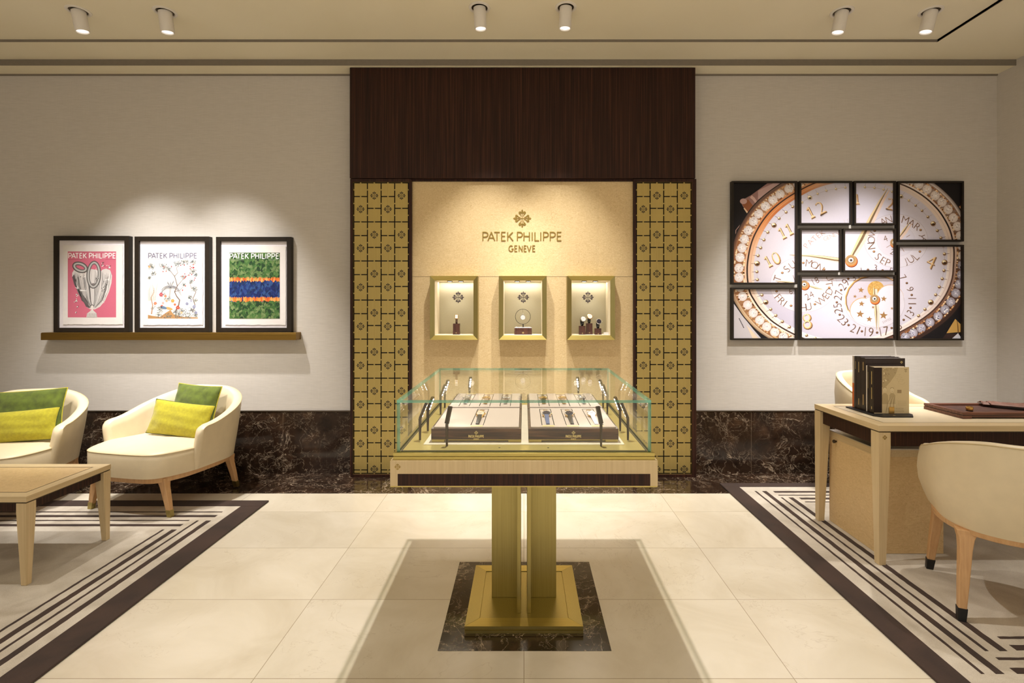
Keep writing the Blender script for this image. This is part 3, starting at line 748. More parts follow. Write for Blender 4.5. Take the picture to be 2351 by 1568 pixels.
# ------------------------------------------------------------------ the four trays and their watches
TZ = .8386
def make_tray(cx, cy, label, slots, flip):
    s_ = -1 if flip else 1
    t = thing('watch_tray', label, 'tray', (cx, cy, TZ), 'watch trays in the case')
    hw, hd = .181, .193
    def B(mb, x0, x1, y0, y1, z0, z1):
        x0, x1 = sorted((cx+s_*x0, cx+s_*x1)); y0, y1 = sorted((cy+s_*y0, cy+s_*y1)); return mb.box(x0, x1, y0, y1, z0, z1)
    b = MB(); B(b, -hw+.002, -hw+.052, -hd+.003, hd-.003, TZ, TZ+.0105); B(b, hw-.052, hw-.002, -hd+.003, hd-.003, TZ, TZ+.0105); B(b, -hw+.05, hw-.05, -hd+.01, hd-.003, TZ+.004, TZ+.0105)
    b.build('foot', M['brass_x'], t)
    b = MB(); B(b, -hw, hw, -hd, hd, TZ+.0105, TZ+.054); b.build('wood_body', M['ebony_x'], t, bevel=0.001)
    top = TZ+.0600; b = MB(); xs = [-hw+.010]
    for sx in slots: xs += [sx-.027, sx+.027]
    xs.append(hw-.010); zb = TZ+.0542
    for i in range(0, len(xs), 2): B(b, xs[i], xs[i+1], -hd+.006, hd-.006, zb, top)
    for sx in slots: B(b, sx-.027, sx+.027, hd-.030, hd-.006, zb, top); B(b, sx-.027, sx+.027, -hd+.006, -hd+.036, zb, top)
    b.build('suede_top', M['taupe'], t)
    if slots:
        b = MB(); b.mat(M['black'])
        for sx in slots: B(b, sx-.0269, sx+.0269, -hd+.0362, hd-.0302, zb, zb+.0006)  # black sheet in the slot gaps stands in for their shadow
        b.mat(M['taupe'])
        for sx in slots: B(b, sx-.0235, sx+.0235, -hd+.040, hd-.036, zb+.0008, top-.0008)
        b.build('watch_rest', None, t)
        for sx in slots:
            q = MB(); B(q, sx-.024, sx+.024, -hd+.012, -hd+.027, top, top+.0012); q.build('nameplate', M['logogold'], t)
    if not flip:
        yf = cy-hd-.0012; k = 2.03/F/3.6734; zc = TZ+.0105
        def zz(v): return Z(820+v/3.6734, 2.03)
        wall_relief(MB(), emblem_polys(cx, zz(637), 17*k), yf, .0012).build('emblem', M['logogold'], t)
        q = text_quads('PATEK PHILIPPE', cx-66*k, cx+66*k, zz(679), zz(656), .16)+text_quads('GENEVE', cx-22*k, cx+22*k, zz(695), zz(684), .18)
        wall_relief(MB(), q, yf, .0012).build('lettering', M['logogold'], t)
    return t
def ring2(w, h, y, z, nx=0):  # rectangular section of a strap, long axis y
    return [(-w, y, z-h), (w, y, z-h), (w*1.0, y, z), (w*.7, y, z+h*.7), (-w*.7, y, z+h*.7), (-w, y, z)]
def flat_watch(x, y, z, rz, strapm, casem, dialm, label, gems=False, group='watches in the case'):
    t = thing('wristwatch', label, 'watch', (x, y, z), group); t.rotation_euler = (0, 0, rz)
    for s_ in (-1, 1):
        b = MB(); R = []; L = .150 if s_ < 0 else .105
        for i in range(9):
            u = i/8; yy = s_*(.020+(L-.02)*u); zz_ = .006+.010*(1-u)**2; R.append(ring2(.0098-.0024*u, .0013, yy, zz_))
        b.loft(R); b.build('strap', strapm, t, world=False, smooth=50)
        if s_ > 0:
            b = MB(); pts = [(-.010, .104, .007), (-.010, .113, .008), (.010, .113, .008), (.010, .104, .007)]; b.tube(pts, .0012, 6, True); b.build('buckle', casem, t, world=False)
    b = MB(); b.lathe((0, 0, .006), [(.0155, 0), (.0195, .0025), (.0205, .006), (.0190, .0095), (.0168, .0104), (.0160, .0094)], 32)
    for sx in (-1, 1):
        for sy in (-1, 1): b.tube([(sx*.0085, sy*.017, .013), (sx*.0095, sy*.022, .0125), (sx*.010, sy*.026, .0095)], [.0024, .0022, .0015], 6)
    tl = Matrix.Translation((0, 0, .012)) @ Matrix.Rotation(math.radians(24), 4, 'X') @ Matrix.Translation((0, 0, -.009))
    b.xf(tl); c = b.build('watch_case', casem, t, world=False, smooth=40)
    MB().cyl((.0200, 0, .0125), .0028, .0042, 12, 'x').xf(tl).build('crown', casem, c, world=False)
    b = MB()
    b.mat(dialm).cyl((0, 0, .0156), .0162, .0006, 28)
    b.mat(casem)
    for k in range(12):
        a = k*PI/6; b.cyl((.0135*math.cos(a), .0135*math.sin(a), .0163), .0007, .0004, 6)
    b.xf(tl).build('dial', None, t, world=False)
    b = MB(); b.tube([(0, 0, .0170), (.006, .008, .0170)], .0005, 4); b.tube([(0, 0, .0170), (-.010, .003, .0170)], .0004, 4); b.xf(tl).build('hands', M['black'] if dialm is not M['dialdark'] else casem, t, world=False)
    if gems:
        b = MB()
        for k in range(24):
            a = k*PI/12; b.lathe((.0184*math.cos(a), .0184*math.sin(a), .0158), [(.0019, 0), (.0013, .0010), (.0003, .0012)], 6)
        b.xf(tl).build('gemstones', M['crystal'], t, world=False)
    return t
TXL, TXR, TF, TB = -.192, .199, 2.223, 2.617
make_tray(TXL, TF, 'wood and suede tray at the front left of the case, holding a single watch', [0.0], False)
make_tray(TXR, TF, 'wood and suede tray at the front right of the case, holding three watches', [-.10, 0, .10], False)
make_tray(TXL, TB, 'wood and suede tray at the back left of the case, behind the single watch', [-.10, 0, .10], True)
make_tray(TXR, TB, 'wood and suede tray at the back right of the case, behind the three watches', [-.10, 0, .10], True)
wz = TZ+.0568
flat_watch(TXL, TF+.005, wz, 0, M['strapblack'], M['gold'], M['dialrose'], 'small gold watch with a dark strap, alone on the front left tray')
flat_watch(TXR-.10, TF+.005, wz, 0, M['navy'], M['gold'], M['dialdark'], 'gem set watch with a blue grey strap on the front right tray', True)
flat_watch(TXR, TF+.005, wz, 0, M['strapblack'], M['gold'], M['dialdark'], 'gem set watch with a black strap, middle of the front right tray', True)
flat_watch(TXR+.10, TF+.005, wz, 0, M['strapwhite'], M['gold'], M['dialwhite'], 'watch with a bright white strap on the front right tray', True)
bk = [(TXL-.10, 'strapblack', 'steel', 'dialwhite', 'steel watch at the outer left end of the back left tray'), (TXL, 'strapbrown', 'gold', 'dialrose', 'gold watch with a tan strap, middle of the back left tray'),
      (TXL+.10, 'plum', 'steel', 'dialdark', 'watch with a reddish brown strap on the back left tray, nearest the centre gap'), (TXR-.10, 'strapblack', 'gold', 'dialdark', 'gold watch with a dark dial on the back right tray, nearest the centre gap'),
      (TXR, 'strapbrown', 'gold', 'dialwhite', 'gold watch with a brown strap, middle of the back right tray'), (TXR+.10, 'strapblack', 'steel', 'dialdark', 'steel watch at the outer right end of the back right tray')]
for x, sm, cm, dm, lab in bk: flat_watch(x, TB-.01, wz, PI, M[sm], M[cm], M[dm], lab)

# ------------------------------------------------------------------ what stands in the niches
SZ = NZ0+NB+0.0002
M['blockwood'] = streak('dark_red_wood', [(0.3, (50, 26, 20)), (0.7, (96, 56, 42))], (90, 90, 3), 0.4)
def block(x, y, w, d, h, label, mat='blockwood', emb=True):
    t = thing('display_block', label, 'display block', (x, y, SZ), 'wood blocks in the niches')
    MB().box(x-w/2, x+w/2, y-d/2, y+d/2, SZ, SZ+h*.30).build('base', M[mat], t, bevel=.0006)
    MB().box(x-w/2+.001, x+w/2-.001, y-d/2+.001, y+d/2-.001, SZ+h*.31, SZ+h).build('body', M[mat], t, bevel=.0006)
    wall_relief(MB(), emblem_polys(x, SZ+h*.15, .0052), y-d/2-.0006, .0006).build('emblem', M['logogold'], t)
    b = MB(); z = SZ+h; b.cyl((x, y, z), .008, .003, 12)
    pts = [(x, y+.004, z+.002), (x, y+.016, z+.006), (x, y+.022, z+.016), (x, y+.018, z+.026)]; b.tube(pts, .002, 6)
    b.build('watch_holder', M['black'], t)
    return z+.003
def standing_watch(x, y, z, label, strapm, casem, dialm, rz=0.0, square=False, r=.0240):
    t = thing('wristwatch', label, 'watch', (x, y, z), 'watches in the niches'); t.rotation_euler = (0, 0, rz)
    R = []
    for i in range(33):
        a = math.radians(-65)+math.radians(300)*i/32*1.2
        a = 2*PI*i/32; py = -.021*math.cos(a); pz = .034+.034*math.sin(a)
        n = Vector((0, -math.cos(a)/.021, math.sin(a)/.034)).normalized(); w = .0085
        R.append([(-w, py-n.y*.001, pz-n.z*.001), (w, py-n.y*.001, pz-n.z*.001), (w, py+n.y*.001, pz+n.z*.001), (-w, py+n.y*.001, pz+n.z*.001)])
    MB().loft(R, False, False).build('strap', strapm, t, world=False, smooth=30)
    q = Matrix.Translation((0, -.024, .052)) @ Matrix.Rotation(math.radians(68), 4, 'X')
    b = MB()
    if square:
        for (w, h, z0, z1) in ((.0135, .019, 0, .008), ): b.box(-w, w, -h, h, z0, z1)
    else: b.lathe((0, 0, 0), [(r*.8, 0), (r*.97, .002), (r, .005), (r*.94, .008), (r*.82, .0088), (r*.80, .0080)], 28)
    b.cyl((r if not square else .0135, 0, .004), .0024, .004, 10, 'x'); b.xf(q); c = b.build('watch_case', casem, t, world=False, smooth=40)
    b = MB()
    if square: b.box(-.0105, .0105, -.0155, .0155, .0078, .0086)
    else: b.cyl((0, 0, .0078), r*.80, .0006, 24)
    b.xf(q); d = b.build('dial', dialm, t, world=False)
    b = MB(); b.tube([(0, 0, .0092), (.005, .006, .0092)], .0006, 4); b.tube([(0, 0, .0092), (-.009, .003, .0092)], .0005, 4); b.xf(q); b.build('hands', M['black'], d, world=False)
bx = X(1048, 4.13); h = block(bx, 4.135, .054, .05, .088, 'tall wood block standing alone in the leftmost niche')
standing_watch(bx, 4.135, h, 'rectangular watch with a taupe strap in the leftmost niche', M['strapbrown'], M['gold'], M['dialwhite'], 0.1, True)
zr = 4.13
b1 = X(1336, zr), X(1353, zr), X(1372, zr)
h = block(b1[0], 4.12, .052, .046, .070, 'mid height wood block on the left side of the rightmost niche'); standing_watch(b1[0], 4.12, h, 'pale dial watch on the mid height block of the rightmost niche', M['strapblack'], M['steel'], M['dialwhite'], .25)
h = block(b1[1], 4.145, .052, .046, .090, 'tallest of the three wood blocks in the rightmost niche'); standing_watch(b1[1], 4.145, h, 'highest placed watch in the rightmost niche, with a white dial', M['strapblack'], M['gold'], M['dialwhite'], .1)
h = block(b1[2], 4.115, .052, .046, .050, 'lowest of the three wood blocks in the rightmost niche'); standing_watch(b1[2], 4.115, h, 'lowest placed watch in the rightmost niche, with a dark dial', M['strapblack'], M['steel'], M['dialdark'], .15)
ccx = X(1391, 4.10); tag(MB().box(ccx-.021, ccx+.021, 4.085, 4.088, SZ, SZ+.020).build('place_card', M['paper']), 'small cream card leaning in the corner of the rightmost niche', 'card')
# pocket watch on its ring
px0, pz0 = X(1201, 4.13), SZ
t = thing('ring_stand', 'wood box with a thin black ring stand in the middle niche', 'display stand', (px0, 4.13, SZ))
MB().box(px0-.071, px0+.071, 4.10, 4.16, SZ, SZ+.028).build('base', M['blockwood'], t, bevel=.0006)
MB().box(px0-.070, px0+.070, 4.101, 4.159, SZ+.029, SZ+.053).build('lid', M['blockwood'], t, bevel=.0006)
wall_relief(MB(), emblem_polys(px0, SZ+.015, .0085), 4.0993, .0007).build('emblem', M['logogold'], t)
b = MB(); b.box(px0-.071, px0+.071, 4.10, 4.16, SZ+.053, SZ+.057)
for k in range(90): b.lathe((px0+random.uniform(-.062, .062), 4.13+random.uniform(-.024, .024), SZ+.056), [(.004, 0), (.0032, .003), (.001, .0045)], 6)
b.build('crystal_layer', M['crystal'], t)
rc = Vector((px0-.002, 4.13, Z(727, 4.13))); rr = .0615
MB().box(px0-.004, px0+.004, 4.127, 4.133, SZ+.056, rc.z-rr+.002).build('post', M['black'], t)
MB().tube([(rc.x+rr*math.cos(a), rc.y, rc.z+rr*math.sin(a)) for a in [2*PI*k/48 for k in range(48)]], .0017, 6, True).build('ring', M['black'], t, smooth=True)
t = thing('pocket_watch', 'round silver pocket watch hanging inside the black ring', 'pocket watch', (rc.x, rc.y-.004, rc.z-.022))
b = MB(); b.lathe((rc.x, rc.y-.008, rc.z-.006), [(.004, -.003), (.020, -.002), (.0225, .002), (.0225, .006), (.019, .009), (.005, .010)], 32, 'y'); b.build('watch_case', M['steel'], t, smooth=40)
MB().cyl((rc.x, rc.y-.0125, rc.z-.006), .0185, .0015, 28, 'y').build('dial', M['dialwhite'], t)
b = MB(); b.tube([(rc.x+.006*math.cos(a), rc.y-.004, rc.z+.025+.006*math.sin(a)) for a in [2*PI*k/16 for k in range(16)]], .0011, 6, True); b.cyl((rc.x, rc.y-.004, rc.z+.015), .003, .006, 12); b.build('bow', M['steel'], t)
b = MB(); b.tube([(rc.x, rc.y-.002, rc.z+.031), (rc.x, rc.y-.001, rc.z+rr-.001)], .0007, 6); b.build('hook', M['bronze'], t)

# ================================================================== LEFT SIDE: shelf and three framed covers
zs0, zs1 = 1.105, 1.166
sh = thing('picture_shelf', 'long aged brass picture ledge under the three framed covers', 'shelf', (-2.88, YW, zs0))
b = MB(); b.box(-3.916, -1.848, 4.094, YW-.001, zs0, zs1-.012); b.box(-3.916, -1.848, 4.094, 4.100, zs1-.012, zs1-.004); b.box(-3.916, -1.848, 4.100, YW-.001, zs1-.012, zs1-.0006)
b.build('ledge', M['shelf'], sh, bevel=.001)

def picture_frame(t, x0, x1, z0, z1, bar, yf, yb, inner_y):
    b = MB(); yb -= .0005
    b.box(x0, x0+bar, yf, yb, z0, z1); b.box(x1-bar, x1, yf, yb, z0, z1); b.box(x0+bar, x1-bar, yf, yb, z1-bar, z1); b.box(x0+bar, x1-bar, yf, yb, z0, z0+bar)
    b.build('frame', M['frame'], t, bevel=.0012)
def jag(x0, x1, y0, y1, seed, amp=3.0):
    r = random.Random(seed); P = [(x0, y0)]
    n = 40; P += [(x0+(x1-x0)*i/n, y0+r.uniform(-amp*.4, amp*.4)) for i in range(1, n)]; P.append((x1, y0))
    m = 30; P += [(x1+r.uniform(-1.2, 1.2), y0+(y1-y0)*i/m) for i in range(1, m)]; P.append((x1, y1))
    P += [(x1-(x1-x0)*i/n, y1+r.uniform(-amp, amp*.6)) for i in range(1, n)]; P.append((x0, y1))
    P += [(x0+r.uniform(-1.2, 1.2), y1-(y1-y0)*i/m) for i in range(1, m)]
    return P
def cover_pink():
    p = Print(); R = random.Random(3); x0, x1, y0, y1 = 457, 783, 227, 672
    p.rect(x0, y0, x1, y1, (198, 104, 126), 1)
    p.title('PATEK PHILIPPE', 461, 781, 237, 275, (240, 236, 236))
    for k in range(16): p.rect(461+k*6, 279, 464.5+k*6, 282, (150, 60, 84), 2)
    for k in range(12): p.rect(712+k*6, 279, 715.5+k*6, 282, (150, 60, 84), 2)
    body = [(487, 372), (500, 350), (525, 342), (550, 352), (570, 375), (590, 352), (620, 346), (655, 352), (672, 372), (690, 350), (715, 343), (742, 352), (756, 390), (752, 440), (735, 500), (708, 560), (675, 600), (640, 618), (610, 618), (580, 600), (560, 560), (532, 510), (500, 450), (487, 400)]
    p.poly(body, (206, 200, 198), 2)
    p.poly([(487, 400), (500, 380), (525, 470), (560, 520), (590, 560), (605, 612), (580, 600), (560, 560), (532, 510), (500, 450)], (92, 84, 88), 2.4)
    for k in range(110):
        i = R.random(); top = (495+255*i, 350+R.uniform(0, 60)+20*math.sin(i*9)); c = int(R.choice((70, 110, 150, 178, 222, 236)) if i > .25 else R.choice((40, 60, 90, 130)))
        mid = (620+(top[0]-620)*.85, 480+R.uniform(-20, 20)); end = (625+(top[0]-620)*.16, 606)
        p.stroke([top, ((top[0]*2+mid[0])/3, (top[1]+mid[1])/2-8), mid, ((mid[0]+end[0])/2+ (mid[0]-620)*.12, 556), end], [1, 2.4, 2.6, 2.0, 1], (c, c-3, c-4), 3+k*.02)
    def loop(cx, cy, rx, ry, rot=0, base=5.2, w=22):
        for k in range(9):
            q = (k-4)/4; c = int(200-110*abs(q)+R.uniform(-20, 20)); P = []
            for i in range(33):
                a = 2*PI*i/32; u, v = (rx+q*w/2)*math.cos(a), (ry+q*w/2)*math.sin(a); P.append((cx+u*math.cos(rot)-v*math.sin(rot), cy+u*math.sin(rot)+v*math.cos(rot)))
            p.stroke(P, 3.4, (c, c-2, c-3), base+k*.03)
    loop(541, 334, 42, 24, .35, 5.2); loop(633, 384, 38, 82, 0.05, 5.6, 20)
    p.ell(630, 455, 18, 14, (120, 112, 112), 5.0)
    for cx, cy, n, sp in ((697, 318, 14, 22), (734, 330, 12, 16), (516, 520, 10, 14), (512, 560, 12, 14), (524, 600, 8, 10), (513, 638, 5, 6), (690, 570, 7, 12), (560, 395, 8, 20), (655, 410, 7, 14), (720, 420, 12, 22), (700, 480, 10, 20)):
        for k in range(n):
            a = R.uniform(0, 2*PI); r = R.uniform(0, sp); c = R.choice((232, 226, 90, 60)) if cy < 500 or cx < 600 else 215
            p.ell(cx+r*math.cos(a), cy+r*math.sin(a), R.uniform(2, 5), R.uniform(1.6, 3.2), (c, c-3, c-4), 6.2+k*.02, R.uniform(0, 3), 7)
    p.stroke([(508, 470), (528, 478), (545, 490), (585, 492)], [2, 6, 8, 2], (238, 236, 236), 6.6); p.stroke([(512, 430), (524, 470), (540, 490)], [1, 5, 6], (238, 236, 236), 6.6)
    p.poly([(583, 672), (588, 645), (606, 632), (616, 622), (628, 622), (638, 632), (652, 645), (656, 672)], (206, 200, 198), 7)
    for k in range(7): p.stroke([(592+k*10, 644), (590+k*10, 672)], 2.2, (60, 56, 60) if k % 2 else (110, 104, 106), 7.2)
    p.poly([(617, 628), (617, 612), (628, 612), (628, 628)], (214, 208, 204), 7.3); p.ell(622.5, 603, 9.5, 13, (222, 215, 210), 7.5); p.ell(622, 593, 11, 8, (96, 90, 92), 7.4)
    for dx in (-4, 4): p.ell(622.5+dx, 602, 1.5, 1, (70, 64, 66), 7.8, n=6)
    p.rect(619.5, 609.5, 625.5, 610.8, (150, 90, 90), 7.8)
    return p
def cover_garden():
    p = Print(); R = random.Random(11); x0, x1, y0, y1 = 998, 1335, 235, 680
    p.rect(x0, y0, x1, y1, (220, 215, 210), 1)
    p.title('PATEK PHILIPPE', 1000, 1330, 237, 275, (112, 108, 130))
    for k in range(16): p.rect(1000+k*6, 279, 1003.5+k*6, 282, (150, 148, 160), 2)
    for k in range(11): p.rect(1264+k*6, 279, 1267.5+k*6, 282, (150, 148, 160), 2)
    leafc = [(96, 104, 112), (120, 124, 122), (84, 92, 84), (136, 132, 118), (70, 78, 92)]
    def leaves(x, y, n, sp, cols=leafc, s=1.0):
        for k in range(n):
            a = R.uniform(0, 2*PI); r = R.uniform(0, sp); p.ell(x+r*math.cos(a), y+r*math.sin(a)*.8, R.uniform(4, 8.5)*s, R.uniform(1.2, 2.4)*s, R.choice(cols), 3+R.randrange(60)/60, R.uniform(0, 3.1), 7)
    def branch(pts, w, col=(112, 92, 84)): p.stroke(pts, w, col, 2.6)
    branch([(1180, 640), (1205, 590), (1212, 555), (1192, 530), (1178, 500), (1196, 460), (1186, 420), (1178, 395), (1150, 360), (1120, 330), (1085, 320)], [11, 9, 8, 7, 7, 6, 5, 4.4, 3.6, 2.6, 1.5])
    branch([(1178, 395), (1200, 370), (1190, 340), (1215, 305), (1260, 300), (1310, 305)], [4, 3.4, 3, 2.6, 2, 1])
    branch([(1196, 460), (1222, 430), (1240, 410), (1262, 392), (1290, 372), (1325, 356)], [4, 3.4, 3, 2.6, 2, 1])
    branch([(1178, 500), (1215, 488), (1235, 465), (1250, 440)], [4, 3, 2, 1])
    branch([(1300, 640), (1316, 590), (1302, 545), (1322, 500), (1290, 470), (1278, 430)], [6, 6, 5, 5, 3, 2])
    branch([(1022, 650), (1030, 590), (1018, 540), (1040, 500), (1030, 455)], [8, 6, 5, 3, 1], (168, 124, 96))
    for x, y, n, sp in ((1100, 325, 26, 28), (1140, 345, 16, 18), (1200, 310, 22, 26), (1245, 300, 24, 26), (1300, 300, 20, 22), (1235, 400, 14, 18), (1300, 362, 26, 24), (1322, 385, 12, 14), (1240, 450, 10, 14), (1020, 330, 26, 24), (1035, 375, 16, 18), (1008, 405, 12, 12), (1290, 430, 16, 16), (1312, 480, 24, 22), (1280, 540, 20, 18), (1320, 560, 18, 16), (1295, 620, 26, 26), (1190, 640, 20, 22), (1230, 630, 24, 28), (1080, 620, 18, 22), (1040, 610, 16, 18), (1070, 655, 20, 26), (1130, 665, 22, 26), (1210, 665, 26, 30), (1270, 668, 26, 30), (1320, 655, 26, 22), (1130, 545, 16, 22), (1100, 520, 12, 18)):
        leaves(x, y, int(n*1.9), sp*1.08, s=.85)
    for k in range(11):
        a = math.radians(188+k*16.4); L = R.uniform(60, 74); P = []
        for i in range(9):
            u = i/8; P.append((1150+L*u*math.cos(a)*(1.25-.2*u), 470+L*u*math.sin(a)*.95+(58*u*u if abs(k-5) > 1 else 20*u*u)))
        p.stroke(P, 1.8, (128, 126, 130), 2.85)
        for i in range(1, 9):
            for sg in (-1, 1):
                for e in (0, .5):
                    q = (P[i][0]*(1-e)+P[i-1][0]*e, P[i][1]*(1-e)+P[i-1][1]*e); p.stroke([q, (q[0]+3*math.cos(a)+sg*3, q[1]+13)], [2.4, .6], R.choice([(150, 152, 158), (172, 166, 152), (126, 130, 142)]), 2.3+(i % 3)*.05+e*.1+(k % 2)*.02)
    p.stroke([(1140, 545), (1146, 510), (1150, 468)], [10, 9, 12], (168, 164, 160), 2.1)
    red = [(168, 62, 66), (184, 88, 76), (150, 50, 62)]
    for k in range(26):
        x, y = R.choice([(1110, 345), (1150, 320), (1225, 315), (1275, 372), (1300, 420), (1245, 395), (1230, 475), (1290, 325)]); x += R.uniform(-22, 22); y += R.uniform(-18, 18); p.ell(x, y, 3.6, 5, R.choice(red), 4.6+k*.01, 0, 8)
    def flower(x, y, r, c):
        for k in range(6): p.ell(x+r*.55*math.cos(k*1.05), y+r*.55*math.sin(k*1.05), r*.55, r*.4, c, 4.9+k*.03, k*1.05, 8)
        p.ell(x, y, r*.25, r*.25, (226, 190, 110), 5.3, 0, 7)
    for x, y, r, c in ((1087, 518, 13, (172, 70, 92)), (1116, 528, 9, (196, 120, 96)), (1165, 560, 12, (214, 140, 70)), (1200, 606, 13, (170, 66, 60)), (1048, 578, 11, (206, 110, 90)), (1124, 560, 9, (214, 150, 130)), (1262, 580, 10, (112, 122, 160)), (1310, 600, 11, (120, 130, 168)), (1290, 560, 9, (150, 156, 184)), (1225, 640, 9, (204, 168, 140)), (1092, 596, 9, (206, 90, 84)), (1100, 575, 8, (220, 150, 150)), (1180, 585, 8, (206, 84, 60)), (1008, 330, 8, (206, 150, 110)), (1322, 640, 9, (112, 122, 160))): flower(x, y, r, c)
    p.poly([(998, 680), (998, 655), (1030, 662), (1080, 668), (1120, 640), (1150, 622), (1170, 650), (1230, 668), (1335, 672), (1335, 680)], (168, 128, 86), 2.9)
    p.ell(1105, 606, 22, 9, (96, 118, 146), 5.5, .3); p.ell(1140, 612, 26, 9, (204, 150, 96), 5.45, .25); p.ell(1088, 602, 7, 6, (70, 74, 84), 5.6)
    p.ell(1048, 620, 12, 16, (226, 224, 222), 5.4); p.stroke([(1056, 606), (1062, 590), (1052, 584)], 4, (226, 224, 222), 5.4)
    for k in range(10): p.stroke([(1002+k*5, 560), (1000+k*6, 470+R.uniform(0, 40)), (1010+k*6+R.uniform(-8, 8), 430+R.uniform(0, 60))], [2, 1.6, .6], (140, 146, 130), 2.3)
    return p
def cover_feather():
    p = Print(); R = random.Random(5); x0, x1, y0, y1 = 1548, 1888, 235, 680
    p.rect(x0, y0, x1, y1, (52, 78, 44), 1)
    greens = [(64, 104, 52), (46, 80, 44), (88, 124, 68), (104, 128, 78), (38, 64, 40), (74, 112, 60), (120, 142, 92)]
    blues = [(30, 52, 112), (22, 38, 88), (44, 70, 134), (34, 58, 96), (26, 42, 102), (52, 84, 140)]
    org = [(226, 120, 50), (236, 142, 66), (206, 92, 40), (240, 162, 92)]
    def feather(x, y, L, w, c, lay, a):
        d = (math.cos(a), math.sin(a)); n = (-d[1], d[0]); P = []
        for u, s_ in ((0, 0), (.25, .75), (.6, 1), (.9, .6), (1, 0), (.9, -.6), (.6, -1), (.25, -.75)): P.append((x+d[0]*L*u+n[0]*w*s_, y+d[1]*L*u+n[1]*w*s_))
        dk = tuple(int(v*.80) for v in c)
        q = [lin(c if k not in (0, 1, 7) else dk) for k in range(8)]
        for k in range(1, 7): p.raw([P[0], P[k], P[k+1]], [q[0], q[k], q[k+1]], lay)
        p.stroke([P[0], (x+d[0]*L*.9, y+d[1]*L*.9)], [1.0, .4], tuple(min(255, int(v*1.25)) for v in c), lay+.05)
    lay = 1.2
    for row in range(14):
        y = 240+row*13
        for k in range(26): feather(x0-10+k*14+R.uniform(-8, 8), y+R.uniform(-6, 6)-12, R.uniform(30, 48), R.uniform(10, 16), R.choice(greens), lay+(k % 4)*.004, PI/2+R.uniform(-.6, .6))
        lay += .2
    for k in range(60): feather(x0-4+k*6+R.uniform(-3, 3), 402+R.uniform(-5, 5), R.uniform(26, 38), R.uniform(5, 8), R.choice(org), lay+(k % 4)*.004, PI/2+R.uniform(-.25, .25))
    lay += .4
    p.rect(x0, 436, x1, 560, (24, 42, 96), lay); lay += .1
    for row in range(8):
        for k in range(24): feather(x0-10+k*15+R.uniform(-8, 8), 424+row*13+R.uniform(-6, 6), R.uniform(40, 62), R.uniform(10, 16), R.choice(blues), lay+(k % 4)*.004, PI/2+R.uniform(-.35, .35))
        lay += .2
    for k in range(60): feather(x0-4+k*6+R.uniform(-3, 3), 534+R.uniform(-4, 4), R.uniform(26, 38), R.uniform(5, 8), R.choice(org), lay+(k % 4)*.004, PI/2+R.uniform(-.25, .25))
    lay += .4
    for row in range(10):
        for k in range(24): feather(x0-10+k*15+R.uniform(-8, 8), 560+row*12+R.uniform(-6, 6), R.uniform(30, 50), R.uniform(10, 17), R.choice(greens), lay+(k % 4)*.004, PI/2+R.uniform(-.6, .6))
        lay += .2
    p.title('PATEK PHILIPPE', 1550, 1883, 239, 278, (236, 236, 232), lay+.4)
    for k in range(16): p.rect(1552+k*6, 283, 1555.5+k*6, 285.5, (180, 190, 170), lay+.4)
    for k in range(11): p.rect(1812+k*6, 283, 1815.5+k*6, 285.5, (180, 190, 170), lay+.4)
    return p
YP = 4.152
FR = [(-3.858, -3.241, 1.956, (425, 828, 184, 720), (457, 783, 227, 672), cover_pink, 'black framed pink magazine cover with a grey heart shaped hairdo, leftmost on the ledge'),
      (-3.194, -2.582, 1.951, (965, 1368, 186, 724), (998, 1335, 235, 680), cover_garden, 'black framed white magazine cover with garden flowers and branches, middle one on the ledge'),
      (-2.526, -1.910, 1.948, (1518, 1928, 190, 724), (1548, 1888, 235, 680), cover_feather, 'black framed magazine cover of green, orange and blue feathers, rightmost on the ledge')]
for x0, x1, zt, pr, cr, fn, lab in FR:
    t = thing('framed_picture', lab, 'picture', ((x0+x1)/2, 4.165, zs1), 'framed covers on the ledge')
    picture_frame(t, x0, x1, zs1+.0003, zt, .036, 4.142, YW, 0)
    MB().box(x0+.03, x1-.03, 4.1575, 4.170, zs1+.03, zt-.03).build('mount_board', M['mat'], t)
    mp_ = lambda u, v: (X(u/2.939, YP), Z(500+v/2.939, YP))
    J = [mp_(u, v) for u, v in jag(pr[0], pr[1], pr[2], pr[3], int(pr[0]))]
    MB().prism(J, .0012, 'y', YP+.0006).build('deckled_sheet', M['paper'], t)
    bk_ = MB().box(mp_(pr[0]+30, 0)[0], mp_(pr[1]-30, 0)[0], YP+.0022, 4.1574, mp_(0, pr[3]-40)[1], mp_(0, pr[2]+40)[1]); bk_.build('spacer', M['mat'], t)
    fn().emit('cover_print', (cr[0], cr[2], cr[1], cr[3]), mp_, YP+.0004, t, dl=.00004 if fn is cover_feather else .0001)

